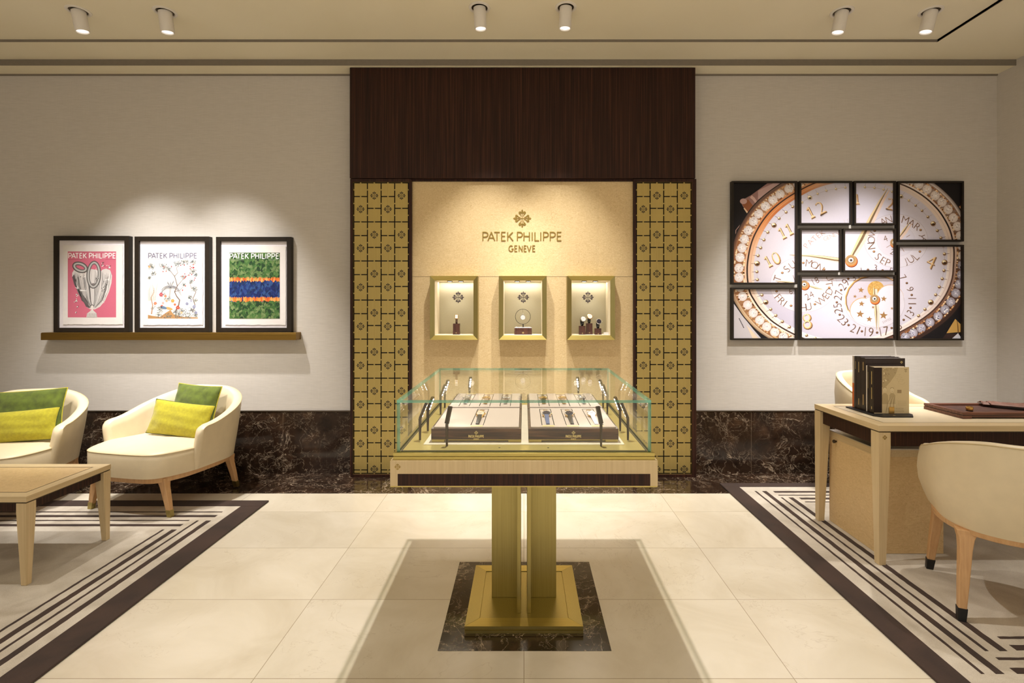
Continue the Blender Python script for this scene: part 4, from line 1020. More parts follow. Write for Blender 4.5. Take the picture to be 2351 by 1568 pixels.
# ------------------------------------------------------------------ rugs
def rug(x0, x1, y0, y1, bw, bwx, lines, label, name='rug'):
    t = thing(name, label, 'rug', ((x0+x1)/2, (y0+y1)/2, .0012))
    MB().box(x0+.004, x1-.004, y0+.004, y1-.004, .0012, .0100).build('pale_pile', M['rug_light'], t)
    b = MB(); b.box(x0, x1, y1-bw, y1, .0012, .0115); b.box(x0, x1, y0, y0+bw, .0012, .0115); b.box(x0, x0+bwx, y0+bw, y1-bw, .0012, .0115); b.box(x1-bwx, x1, y0+bw, y1-bw, .0012, .0115)
    b.build('dark_border', M['rug_dark'], t, bevel=.003)
    R = random.Random(int(x0*10)); b = MB()
    for a0, a1, c0, c1, ax in lines:      # wavy edged woven stripes
        n = 60; P = [(a0+(a1-a0)*i/n, c0+R.uniform(-.0012, .0012)) for i in range(n+1)]+[(a1-(a1-a0)*i/n, c1+R.uniform(-.0012, .0012)) for i in range(n+1)]
        if ax == 'y': P = [(q, p) for p, q in P]
        m_ = n+1; top = .0108
        A = P[:m_]; B_ = P[m_:][::-1]
        b.loft([[(p[0], p[1], .009), (p[0], p[1], top), (q[0], q[1], top), (q[0], q[1], .009)] for p, q in zip(A, B_)])
    b.build('woven_stripes', M['rug_dark'], t)
    return t
LR = -1.800; ly1, ly0 = 3.567, 1.20; lx0 = -4.9
L_ = []
for y, w_, xe in ((3.367, .014, -2.010), (3.301, .032, -2.010), (3.234, .014, -2.143), (3.165, .032, -2.143)):
    L_.append((lx0+.25, xe, y-w_/2, y+w_/2, 'x')); L_.append((lx0+.25, xe, ly0+ly1-y-w_/2, ly0+ly1-y+w_/2, 'x'))
for x, w_, ye in ((-2.017, .032, 3.232), (-2.087, .014, 3.232), (-2.147, .032, 3.103), (-2.215, .014, 3.103)):
    L_.append((ly0+ly1-ye, ye, x-w_/2, x+w_/2, 'y'))
rug(lx0, LR, ly0, ly1, .105, .142, L_, 'pale rug with dark border and stripes under the coffee table on the left')
RX = 1.515; ry1, ry0 = 3.914, 1.72; rx1 = 3.88; L_ = []
for y, w_, xs in ((3.729, .032, 1.845), (3.664, .014, 1.845), (3.600, .032, 1.968), (3.539, .014, 1.968)):
    L_.append((xs, rx1-.3, y-w_/2, y+w_/2, 'x')); L_.append((xs, rx1-.3, ry0+ry1-y-w_/2, ry0+ry1-y+w_/2, 'x'))
for x, w_, ye in ((1.716, .014, 3.745), (1.781, .032, 3.745), (1.846, .014, 3.620), (1.912, .032, 3.620)):
    L_.append((ry0+ry1-ye, ye, x-w_/2, x+w_/2, 'y'))
rug(RX, rx1, ry0, ry1, .085, .118, L_, 'pale rug with dark border and stripes under the desk on the right')
RZ = .0112     # top of the pile

# ------------------------------------------------------------------ furniture helpers
def tapered(mb, a, b_, wa, wb, n=6, pw=1.0):
    """square leg from a (top) to b (bottom), widths (x,y) blended"""
    R = []
    for i in range(n+1):
        u = i/n; k = u**pw; c = Vector(a).lerp(Vector(b_), u); wx = (wa[0]+(wb[0]-wa[0])*k)/2; wy = (wa[1]+(wb[1]-wa[1])*k)/2
        R.append([(c.x-wx, c.y-wy, c.z), (c.x+wx, c.y-wy, c.z), (c.x+wx, c.y+wy, c.z), (c.x-wx, c.y+wy, c.z)])
    return mb.loft(R)
def table(name, label, cat, x0, x1, y0, y1, ztop, th, zfloor, leg, foot, apr, inl, insert_mat, emb=False):
    t = thing(name, label, cat, ((x0+x1)/2, (y0+y1)/2, zfloor))
    e = inl; b = MB(); b.mat(M['sycamore_x'])
    for (a, c) in (((x0, y0), 0), ((x0, y1), 1)):
        if c == 0: q = [(x0, y0), (x1, y0), (x1-e, y0+e), (x0+e, y0+e)]
        else: q = [(x0, y1), (x0+e, y1-e), (x1-e, y1-e), (x1, y1)]
        b.mat(M['sycamore_x']).prism(q, th, 'z', ztop-th)
    b.mat(M['sycamore_y']).prism([(x0, y0), (x0+e, y0+e), (x0+e, y1-e), (x0, y1)], th, 'z', ztop-th); b.prism([(x1, y0), (x1, y1), (x1-e, y1-e), (x1-e, y0+e)], th, 'z', ztop-th)
    b.build('top_border', None, t)
    b = MB(); b.box(x0+e, x1-e, y0+e, y1-e, ztop-th, ztop-.0008)
    b.build('inlay_line', M['ebony_x'], t)
    MB().box(x0+e+.007, x1-e-.007, y0+e+.007, y1-e-.007, ztop-.003, ztop-.0002).build('top_insert', insert_mat, t)
    b = MB(); b.box(x0+.003, x1-.003, y0+.003, y1-.003, ztop-th-.006, ztop-th-.0003); b.build('shadow_gap', M['bronze'], t)
    i_ = .018; za = ztop-th-.006
    b = MB(); b.box(x0+leg, x1-leg, y0+i_, y0+i_+.02, za-apr, za); b.box(x0+leg, x1-leg, y1-i_-.02, y1-i_, za-apr, za)
    b.box(x0+i_, x0+i_+.02, y0+leg, y1-leg, za-apr, za); b.box(x1-i_-.02, x1-i_, y0+leg, y1-leg, za-apr, za); b.build('apron', M['ebony'], t)
    for sx in (0, 1):
        for sy in (0, 1):
            cx = (x0+leg/2+.001) if sx == 0 else (x1-leg/2-.001); cy = (y0+leg/2+.001) if sy == 0 else (y1-leg/2-.001)
            fx = (x0+foot/2+.004) if sx == 0 else (x1-foot/2-.004); fy = (y0+foot/2+.004) if sy == 0 else (y1-foot/2-.004)
            b = MB(); b.box(cx-leg/2, cx+leg/2, cy-leg/2, cy+leg/2, za-apr, za-.0003)
            tapered(b, (cx, cy, za-apr), (fx, fy, zfloor+.0003), (leg, leg), (foot, foot), 2); lg = b.build('leg', M['sycamore'], t)
            if emb and sx == 0 and sy == 0:
                wall_relief(MB(), emblem_polys(cx, Z(1004.5, y0), 5.6*y0/F), y0+.0002, .0008).build('emblem', M['signgold'], lg)
    return t
table('coffee_table', 'low pale wood coffee table with figured top on the left rug', 'table', -3.60, -2.44, 2.477, 2.985, .45, .028, RZ, .050, .026, .045, .055, M['burl_tab'])
table('desk', 'pale wood desk with a dark apron on the right rug', 'desk', 1.877, 3.30, 2.672, 3.265, .75, .029, RZ, .062, .036, .078, .075, M['leather'], True)
# cabinet below the desk
t = thing('desk_cabinet', 'maple cabinet with a small brass knob standing under the desk', 'cabinet', (2.14, 3.02, RZ))
cb = (1.957, 2.325, 2.80, 3.238)
MB().box(*cb, RZ+.0003, .548).build('body', M['burl_tab'], t, bevel=.001)
MB().box(cb[0]-.001, cb[1]+.001, cb[2]-.001, cb[3]+.001, .548, .586).build('top_rail', M['sycamore_y'], t)
MB().box(cb[0]-.001, cb[1]+.001, cb[2]-.001, cb[3]+.001, .586, .592).build('metal_lid', M['silver'], t)
MB().lathe((0, 0, 0), [(.006, 0), (.006, .008), (.011, .011), (.011, .018), (.008, .021)], 20).xf(Matrix.Translation((cb[0], 3.165, .535)) @ Matrix.Rotation(-PI/2, 4, 'Y')).build('knob', M['bronze'], t, smooth=40)

# upholstered tub shell, in chair coordinates (front = -y)
def shell_rings(a, yb, yc, yf, z0, hf, flare, th, pw=2.4, n1=10, n2=36, endr=.05, belly=0.0, zo=None):
    path = []
    n1 = 16
    for i in range(n1): path.append((-a, yf+(yc-yf)*(i/n1)**1.9))
    for i in range(n2+1):
        p = PI-PI*i/n2; c, s = math.cos(p), math.sin(p)
        path.append((a*math.copysign(abs(c)**(2/pw), c), yc+(yb-yc)*abs(s)**(2/pw)))
    for i in range(n1-1, -1, -1): path.append((a, yf+(yc-yf)*(i/n1)**1.9))
    L = [0]
    for i in range(1, len(path)): L.append(L[-1]+math.dist(path[i], path[i-1]))
    T = L[-1]; st = []
    for i, p in enumerate(path):
        q0 = path[max(i-1, 0)]; q1 = path[min(i+1, len(path)-1)]; t = Vector((q1[0]-q0[0], q1[1]-q0[1])).normalized()
        st.append([p[0], p[1], -t.y*-1 if False else -t.y, t.x, min(L[i], T-L[i]), 1.0, min(L[i], T-L[i])+th*.5])
    # rounded ends
    def end(i, d):
        s0 = st[i]; out = []
        for k in range(1, 6):
            u = k/5; out.append([s0[0], s0[1]-d*math.sin(u*PI/2)*.5, s0[2], s0[3], -d*u, max(.12, math.cos(u*PI/2)), d*.5*(1-math.sin(u*PI/2))])
        return out
    st = end(0, th*1.0)[::-1]+st+end(-1, th*1.0)
    rings = []
    for x, y, nx, ny, d, k, e_ in st:
        h = hf(max(d, 0)); r = endr
        if e_ < r: h -= (r-math.sqrt(max(0, r*r-(r-max(e_, 0))**2)))
        zb = z0+(zo(d) if zo else 0)
        ring = []; tt = th*k; m = -(th-tt)/2
        def off(z, s): f = max(0, (z-zb)/max(.05, h-zb)); return m+flare*f**1.2+belly*math.sin(PI*min(1, f))+s
        prof = []
        for f in (0, .2, .45, .7, .88): z = zb+(h-zb-.018)*f; prof.append((off(z, 0), z))
        for w_, dz in ((-.002, -.010), (-.25*tt, -.001), (-.5*tt, 0), (-.75*tt, -.001), (-tt+.002, -.010)): prof.append((off(h-.015, w_), h+dz))
        for f in (.88, .7, .45, .2, 0): z = zb+(h-zb-.018)*f; prof.append((off(z, -tt), z))
        rings.append([(x+nx*o_, y+ny*o_, z) for o_, z in prof])
    return rings
def outline_loft(mb, pts, levels):
    """levels: (z, inset)"""
    cx = sum(p[0] for p in pts)/len(pts); cy = sum(p[1] for p in pts)/len(pts); R = []
    for z, ins in levels:
        ring = []
        for x, y in pts:
            v = Vector((x-cx, y-cy)); l = v.length; v = v*(max(0.02, l-ins)/l); ring.append((cx+v.x, cy+v.y, z(x, y) if callable(z) else z))
        R.append(ring)
    return mb.loft(R)
def chaikin(P, n=2):
    for _ in range(n):
        Q = []
        for i in range(len(P)):
            a, b = P[i], P[(i+1) % len(P)]; Q += [(a[0]*.75+b[0]*.25, a[1]*.75+b[1]*.25), (a[0]*.25+b[0]*.75, a[1]*.25+b[1]*.75)]
        P = Q
    return P
def mirror(P): return P+[(-x, y) for x, y in P[::-1] if abs(x) > 1e-6]
def ferrule(mb, top, bot, w, f=.16):
    a = Vector(top).lerp(Vector(bot), 1-f); tapered(mb, a, bot, (w*1.09, w*1.09), (w*1.02, w*1.02), 1)
def armchair(name, label, cat, loc, rz, group=None):
    t = thing(name, label, cat, loc, group); t.rotation_euler = (0, 0, rz)
    def sm(u): u = max(0, min(1, u)); return u*u*(3-2*u)
    hf = lambda d: .562+.183*sm((d-.02)/.62)
    def rail_z(d): return 0
    rg = shell_rings(.372, .345, .06, -.135, .262, hf, .055, .062, 2.5, endr=.075, belly=.006)
    MB().loft(rg).build('backrest', M['leather'], t, world=False, smooth=60)
    MB().tube([(Vector(r[5])+Vector((0, 0, .001))) for r in rg[6:-6]], .0028, 6).build('piping', M['leather_seam'], t, world=False, smooth=True)
    half = [(0, -.40), (.14, -.398), (.25, -.385), (.31, -.33), (.365, -.20), (.372, -.13), (.345, -.06), (.30, .1), (.26, .24), (.12, .28), (0, .285)]
    P = chaikin(mirror(half), 2)
    zt = lambda dz: (lambda x, y: .408+dz+.012*max(0, -y)-.010*max(0, y))
    b = MB(); outline_loft(b, P, [(.262, 0.004), (.30, 0), (zt(0), 0), (zt(.008), .004), (zt(.016), .025), (zt(.024), .08), (zt(.028), .17)])
    b.build('seat', M['leather'], t, world=False, smooth=50)
    n = len(P); pp = [(x, y, .410+.012*max(0, -y)) for x, y in P if y < -.12]
    pp.sort(key=lambda p: math.atan2(p[0], -p[1])); MB().tube(pp, .0026, 6).build('seat_piping', M['leather_seam'], t, world=False, smooth=True)
    hr = [(0, -.385), (.14, -.383), (.25, -.37), (.30, -.32), (.352, -.20), (.360, 0), (.352, .14), (.29, .27), (.2, .322), (0, .335)]
    P2 = chaikin(mirror(hr), 2); b = MB(); outline_loft(b, P2, [(.226, .012), (.230, .004), (.262, 0)])
    b.build('seat_rail', M['oak'], t, world=False, smooth=45)
    for sx in (-1, 1):
        for y0, yt, fx, fy in ((-.30, -.300, .323, -.30), (.25, .225, .323, .262)):
            tx = .268 if yt < 0 else .285
            b = MB(); bot = (fx*sx, fy, 0.0004); R = []
            for z, w_, k in ((.256, .066, 0), (.238, .064, .03), (.222, .056, .08), (.195, .048, .2), (.10, .040, .62), (0.0004, .030, 1)):
                cx, cy = (tx+(fx-tx)*k)*sx, yt+(fy-yt)*k; h = w_/2; R.append([(cx-h, cy-h*.8, z), (cx+h, cy-h*.8, z), (cx+h, cy+h*.8, z), (cx-h, cy+h*.8, z)])
            b.loft(R); lg = b.build('leg', M['oak'], t, world=False, bevel=.004)
            b = MB(); k = .84; cx, cy = (tx+(fx-tx)*k)*sx, yt+(fy-yt)*k; b.loft([[(c[0]-s0, c[1]-s1, z), (c[0]+s0, c[1]-s1, z), (c[0]+s0, c[1]+s1, z), (c[0]-s0, c[1]+s1, z)] for c, s0, s1, z in (((cx, cy), .0178, .0146, .046), ((fx*sx, fy), .0158, .0128, 0.0002))])
            b.build('ferrule', M['brass'], lg, world=False)
    return t
AZ = .001
ac = armchair('armchair', 'cream leather tub armchair near the middle of the wall, with all four legs in view', 'armchair', (-2.555, 3.651, RZ-.0002), math.radians(-12), 'cream tub armchairs')
ac2 = armchair('armchair', 'cream leather tub armchair cut off by the left edge, behind the coffee table', 'armchair', (-3.585, 3.47, RZ-.0002), math.radians(15), 'cream tub armchairs')

def cushion(label, cat, loc, rot, w, h, th, mat, pipe, seed, pinch=.05):
    t = thing('cushion', label, cat, loc, 'cushions on the armchairs'); t.rotation_euler = rot; R = random.Random(seed)
    n = 22; b = MB(); ph = [R.uniform(0, 6) for _ in range(6)]
    def P(u, v, s):
        x = u*w/2*(1-pinch*(1-v*v)); y = v*h/2*(1-pinch*(1-u*u))
        k = max(0, (1-abs(u)**2.6)*(1-abs(v)**2.6))**.55
        wr = .004*math.sin(u*7+v*3+ph[0])*k+.003*math.sin(v*11+u*2+ph[1])*k+.003*math.sin(u*15-v*6+ph[2])*(1-k)*k*4
        return (x, s*(th/2*k+wr), y+h/2)
    us = [math.sin(PI/2*(-1+2*i/n)) for i in range(n+1)]
    for s in (-1, 1):
        vs = [P(u, v, s) for v in us for u in us]; fs = []
        for j in range(n):
            for i in range(n): a = j*(n+1)+i; fs.append((a, a+1, a+n+2, a+n+1))
        b.add(vs, fs)
    b.build('cover', mat, t, world=False, smooth=80)
    e = [P(u, -1, 1) for u in us]+[P(1, v, 1) for v in us[1:]]+[P(u, 1, 1) for u in us[::-1][1:]]+[P(-1, v, 1) for v in us[::-1][1:-1]]
    MB().tube(e, .0032, 6, True).build('piping', pipe, t, world=False, smooth=True)
    return t
R_ = math.radians
def inchair(c, ang, lx, ly, lz): return (c[0]+lx*math.cos(ang)-ly*math.sin(ang), c[1]+lx*math.sin(ang)+ly*math.cos(ang), c[2]+lz)
c1 = (-2.555, 3.651, RZ); a1 = R_(-12)
cushion('square green velvet cushion behind the lime one, on the armchair with its legs in view', 'cushion', inchair(c1, a1, .0, .165, .465), (R_(-16), R_(3), a1+R_(4)), .37, .31, .10, M['green'], M['lime_pipe'], 1)
cushion('oblong lime cushion in front of the square green one, right of the coffee table corner', 'cushion', inchair(c1, a1, .055, -.01, .432), (R_(-17), R_(4), a1+R_(2)), .50, .245, .11, M['lime'], M['green_pipe'], 2)
c2 = (-3.585, 3.47, RZ); a2 = R_(15)
cushion('wide dark green velvet cushion on the armchair cut off by the left edge', 'cushion', inchair(c2, a2, .01, .15, .465), (R_(-16), R_(-3), a2-R_(6)), .54, .30, .10, M['green'], M['lime_pipe'], 3)
cushion('wide lime cushion in front of the dark green one at the left edge', 'cushion', inchair(c2, a2, .07, -.02, .432), (R_(-17), R_(-4), a2-R_(8)), .54, .22, .11, M['lime'], M['green_pipe'], 4)

# ------------------------------------------------------------------ desk chairs
def desk_chair(label, loc, rz, zr, hback, harm, a=.258, splay=0.0):
    t = thing('desk_chair', label, 'chair', loc, 'cream leather chairs at the desk'); t.rotation_euler = (0, 0, rz)
    def sm(u): u = max(0, min(1, u)); return u*u*(3-2*u)
    hf = lambda d: harm+(hback-harm)*sm((d-.0)/.46)
    zo = lambda d: .03*(1-sm(d/.3))
    rg = shell_rings(a, .27, .02, -.14, zr, hf, .035, .045, 2.3, endr=.09, belly=.028, zo=None)
    MB().loft(rg).build('backrest', M['leather'], t, world=False, smooth=60)
    MB().tube([(Vector(r[5])+Vector((0, 0, .001))) for r in rg[6:-6]], .0024, 6).build('piping', M['leather_seam'], t, world=False, smooth=True)
    half = [(0, -.27), (.16, -.265), (.235, -.23), (.255, -.12), (.245, .02), (.2, .16), (.1, .22), (0, .23)]
    P = chaikin(mirror(half), 2); zt = zr+.055
    b = MB(); outline_loft(b, P, [(zr-.002, .004), (zr+.02, 0), (zt-.01, 0), (zt, .006), (zt+.012, .03), (zt+.018, .12)]); b.build('seat', M['leather'], t, world=False, smooth=50)
    hr = [(0, -.255), (.15, -.25), (.225, -.21), (.26, -.1), (.272, .03), (.235, .17), (.13, .255), (0, .272)]
    P2 = chaikin(mirror(hr), 2); b = MB(); outline_loft(b, P2, [(zr-.026, .012), (zr-.022, .004), (zr, 0)]); b.build('seat_rail', M['oak'], t, world=False, smooth=45)
    for sx in (-1, 1):
        for tx, ty, fx, fy in ((.195, -.205, .225, -.264), (.198, .180, .225, .22)):
            R = []
            for z, w_, k in ((zr-.006, .076, 0), (zr-.024, .068, .02), (zr-.045, .054, .08), (zr-.09, .045, .2), (zr*.4, .038, .6), (0.0004, .027, 1)):
                cx, cy = (tx+(fx-tx)*k)*sx, ty+(fy-ty)*k; h = w_/2; hy = min(h, .024); R.append([(cx-h, cy-hy, z), (cx+h, cy-hy, z), (cx+h, cy+hy, z), (cx-h, cy+hy, z)])
            lg = MB().loft(R).build('leg', M['oak'], t, world=False, bevel=.004)
            k = .86; cx, cy = (tx+(fx-tx)*k)*sx, ty+(fy-ty)*k; b = MB()
            b.loft([[(c[0]-s0, c[1]-s0, z), (c[0]+s0, c[1]-s0, z), (c[0]+s0, c[1]+s0, z), (c[0]-s0, c[1]+s0, z)] for c, s0, z in (((cx, cy), .0172, zr*.14), ((fx*sx, fy), .0145, 0.0002))]); b.build('foot_cap', M['black'], lg, world=False)
    return t
desk_chair('cream leather chair seen from behind in front of the desk, at the right edge', (2.212, 2.313, RZ-.0002), R_(154.3), .395, .797, .69)
desk_chair('cream leather chair behind the desk, half hidden by the upright books', (2.60, 3.62, RZ+.0006), R_(24), .44, .875, .70, a=.245)

# ------------------------------------------------------------------ books on the desk
DZ = .7502
hx0 = 2.035
t = thing('book_stand', 'low dark stand with a brass tab holding the upright books on the desk', 'book stand', (hx0+.09, 3.0, DZ))
b = MB(); b.prism([(hx0-.03, 2.905), (hx0+.005, 2.868), (hx0+.175, 2.868), (hx0+.215, 2.925), (hx0+.215, 3.15), (hx0-.03, 3.15)], .007, 'z', DZ); b.build('base', M['black'], t, bevel=.001)
MB().box(2.125, 2.155, 2.9395, 2.9425, DZ+.007, DZ+.046).build('front_tab', M['gold'], t, bevel=.001)
MB().box(2.05, 2.20, 3.142, 3.147, DZ+.007, DZ+.12).build('back_plate', M['black'], t)
wall_relief(MB(), emblem_polys(2.12, 0, .007), 0, .0004).xf(Matrix.Translation((0, 2.893, DZ+.0072)) @ Matrix.Rotation(-PI/2, 4, 'X')).build('emblem', M['logogold'], t)
BZ = DZ+.0073
def book(x, y0, w, h, th, label, cover, spine, lines=(), front=None):
    t = thing('book', label, 'book', (x+w/2, y0+th/2, BZ), 'books standing on the desk'); c = .0022
    b = MB(); b.mat(M[cover]).box(x+.0005, x+w, y0, y0+c, BZ, BZ+h); b.box(x+.0005, x+w, y0+th-c, y0+th, BZ, BZ+h)
    b.build('cover', None, t)
    MB().box(x-.0015, x+.0005, y0, y0+th, BZ, BZ+h).build('spine', M[spine], t, bevel=.0006)
    MB().box(x+.0006, x+w-.003, y0+c, y0+th-c, BZ+.002, BZ+h-.003).build('pages', M['paper'], t)
    for z0, z1 in lines: MB().box(x-.0019, x-.0015, y0+th*.40, y0+th*.52, BZ+h*z0, BZ+h*z1).build('spine_title', M['logogold'], t)
    return t
bk1 = book(2.040, 2.944, .204, .270, .040, 'brown spined book with a beige printed cover, frontmost in the desk stand', 'creamcover', 'soot', ((.08, .14), (.3, .55), (.62, .9)))
p = Print(); x0, x1, y0, y1 = 640, 965, 170, 580; Rr = random.Random(9)
p.rect(640, 170, 725, 580, (42, 30, 26), 1); p.rect(725, 170, 966, 581, (204, 184, 142), 1)
dk = (158, 136, 100); md = (178, 158, 118); lt = (216, 200, 160)
p.poly([(725, 170), (870, 170), (850, 230), (800, 300), (760, 345), (725, 350)], md, 1.5)
for k in range(70):
    x, y = Rr.uniform(735, 850), Rr.uniform(175, 330)
    if x-735 < (345-y)*.9: p.ell(x, y, Rr.uniform(4, 12), Rr.uniform(2, 6), Rr.choice((dk, lt, md)), 2+k*.02, Rr.uniform(0, 3), 9)
for cx, cy in ((750, 372), (815, 375)):
    p.poly([(cx-26, 500), (cx-24, 420), (cx-12, 402), (cx+12, 402), (cx+28, 420), (cx+34, 500)], md, 3); p.ell(cx, cy, 15, 21, lt, 3.4); p.ell(cx, cy-16, 16, 9, dk, 3.3)
    for dx in (-5, 6): p.ell(cx+dx, cy-2, 2.4, 1.4, dk, 3.7, n=7)
    p.ell(cx+1, cy+11, 6, 2.2, dk, 3.7, n=8)
for k in range(6): p.stroke([(760+k*18, 580), (772+k*14, 500), (800+k*9, 440)], [5, 4, 2], lt if k % 2 else dk, 3.9)
for k in range(4):
    p.stroke([(860+28*math.cos(a*PI/12)+k*14, 230+k*24+22*math.sin(a*PI/12)) for a in range(0, 22)], 2, (188, 168, 126), 2)
p.rect(862, 372, 900, 402, dk, 2); 
for k in range(7): p.rect(865, 470+k*7, 945, 472+k*7, (184, 164, 124), 2)
p.text('COLLECTION BOOK', 842, 541, 11, 0, (150, 126, 92), 5); p.text('PATEK PHILIPPE', 870, 564, 10, 0, (150, 126, 92), 5)
for i, q in enumerate(emblem_polys(938, 205, 10)): p.raw(q, [lin((120, 100, 70))]*len(q), 5+.001*(i % 9))
p.rect(924, 186, 952, 192, (150, 128, 92), 5)
mpb = lambda u, v: (X(1840+u/3.9198, 2.944), Z(800+v/3.9198, 2.944))
p.emit('printed_cover', (650, 172, 964, 578), mpb, 2.9437, bk1, base=(204, 184, 142), dl=.00004)
bx = 2.040
book(bx, 2.988, .202, .278, .012, 'thin dark book right behind the beige one, a little taller than it', 'soot', 'soot', ((.5, .85),))
book(bx, 3.002, .196, .272, .010, 'thin white edged book between the dark thin one and the tall ones', 'paper', 'paper')
b4 = book(bx, 3.018, .236, .314, .040, 'thick dark brown tall book with a small gold emblem at its top corner', 'soot', 'soot', ((.1, .3), (.76, .92)))
wall_relief(MB(), emblem_polys(bx+.215, BZ+.290, .0085), 3.0174, .0006).build('emblem', M['logogold'], b4)
book(bx, 3.060, .230, .318, .036, 'thick dark tall book just behind the one with the gold emblem', 'soot', 'soot', ((.08, .2), (.7, .9)))
b6 = book(bx, 3.098, .224, .318, .020, 'dark slim tall book next to the orange one', 'soot', 'soot', ((.75, .9),))
b7 = book(bx, 3.120, .222, .318, .016, 'slim book with a white and orange spine, hindmost in the desk stand', 'paper', 'paper')
MB().box(bx-.0020, bx-.0015, 3.120, 3.136, BZ+.001, BZ+.15).build('orange_band', M['orange'], b7)

# presentation tray with loupe and leather cloth
tx0, tx1, ty0, ty1 = 2.462, 3.10, 2.834, 3.112
t = thing('presentation_tray', 'reddish wood tray lined with brown leather on the desk', 'tray', ((tx0+tx1)/2, (ty0+ty1)/2, DZ))
b = MB(); b.box(tx0, tx0+.05, ty0, ty1, DZ, DZ+.018); b.box(tx1-.05, tx1, ty0, ty1, DZ, DZ+.018); b.box(tx0+.03, tx1-.03, ty0+.01, ty1-.01, DZ+.006, DZ+.018)
b.build('base', M['walnut'], t); MB().box(tx0+.003, tx1-.003, ty0+.003, ty1-.003, DZ+.018, DZ+.0215).build('groove', M['black'], t)
b = MB(); e = .030; z0, z1 = DZ+.0215, DZ+.036
b.box(tx0, tx1, ty0, ty0+e, z0, z1); b.box(tx0, tx1, ty1-e, ty1, z0, z1); b.box(tx0, tx0+e, ty0+e, ty1-e, z0, z1); b.box(tx1-e, tx1, ty0+e, ty1-e, z0, z1); b.build('rim', M['walnut'], t, bevel=.001)
MB().box(tx0+e, tx1-e, ty0+e, ty1-e, z0, z0+.004).build('leather_inset', M['plum'], t)
lx, ly = X(2217, 2.90), 2.875
t = thing('loupe', 'small round brass and black loupe on the edge of the desk tray', 'loupe', (lx, ly, z1+.0003))
b = MB(); b.lathe((lx, ly, z1+.0003), [(.015, 0), (.0165, .002), (.0165, .005), (.013, .006)], 28); b.build('lower_ring', M['black'], t, smooth=40)
b = MB(); b.lathe((lx, ly, z1+.0063), [(.0155, 0), (.0175, .006), (.0175, .018), (.0145, .0195), (.014, .014)], 28); b.build('brass_ring', M['gold'], t, smooth=40)
t = thing('leather_gloves', 'crumpled brown leather gloves lying across the desk tray', 'gloves', (2.92, 3.0, z1))
for gi in range(2):
    M['glove'] = plain('glove_leather', (124, 90, 78), 0.5, var=0.1, scale=40, bmp=0.2)
    b = MB(); n, m_ = 26, 9; Rg = random.Random(20+gi); vs = []; fs = []
    ph = [Rg.uniform(0, 6) for _ in range(5)]
    for i in range(n+1):
        for j in range(m_+1):
            u, v = i/n, j/m_; ax = 2.775+.30*u+gi*.02; ay = 3.075-.17*u-gi*.03; w_ = (.035+.018*math.sin(PI*u))*(v-.5)*2
            hh = .006+.010*abs(math.sin(u*13+v*5+ph[0]))*math.sin(PI*v)+.007*abs(math.sin(v*9+u*21+ph[1]))*math.sin(PI*v)+.004*gi
            vs.append((ax+w_*.35, ay+w_, z1+.0005+hh))
    for i in range(n):
        for j in range(m_): a = i*(m_+1)+j; fs.append((a, a+1, a+m_+2, a+m_+1))
    b.add(vs, fs); o = b.build('glove', M['glove'], t, smooth=40); md_ = o.modifiers.new('thick', 'SOLIDIFY'); md_.thickness = .003

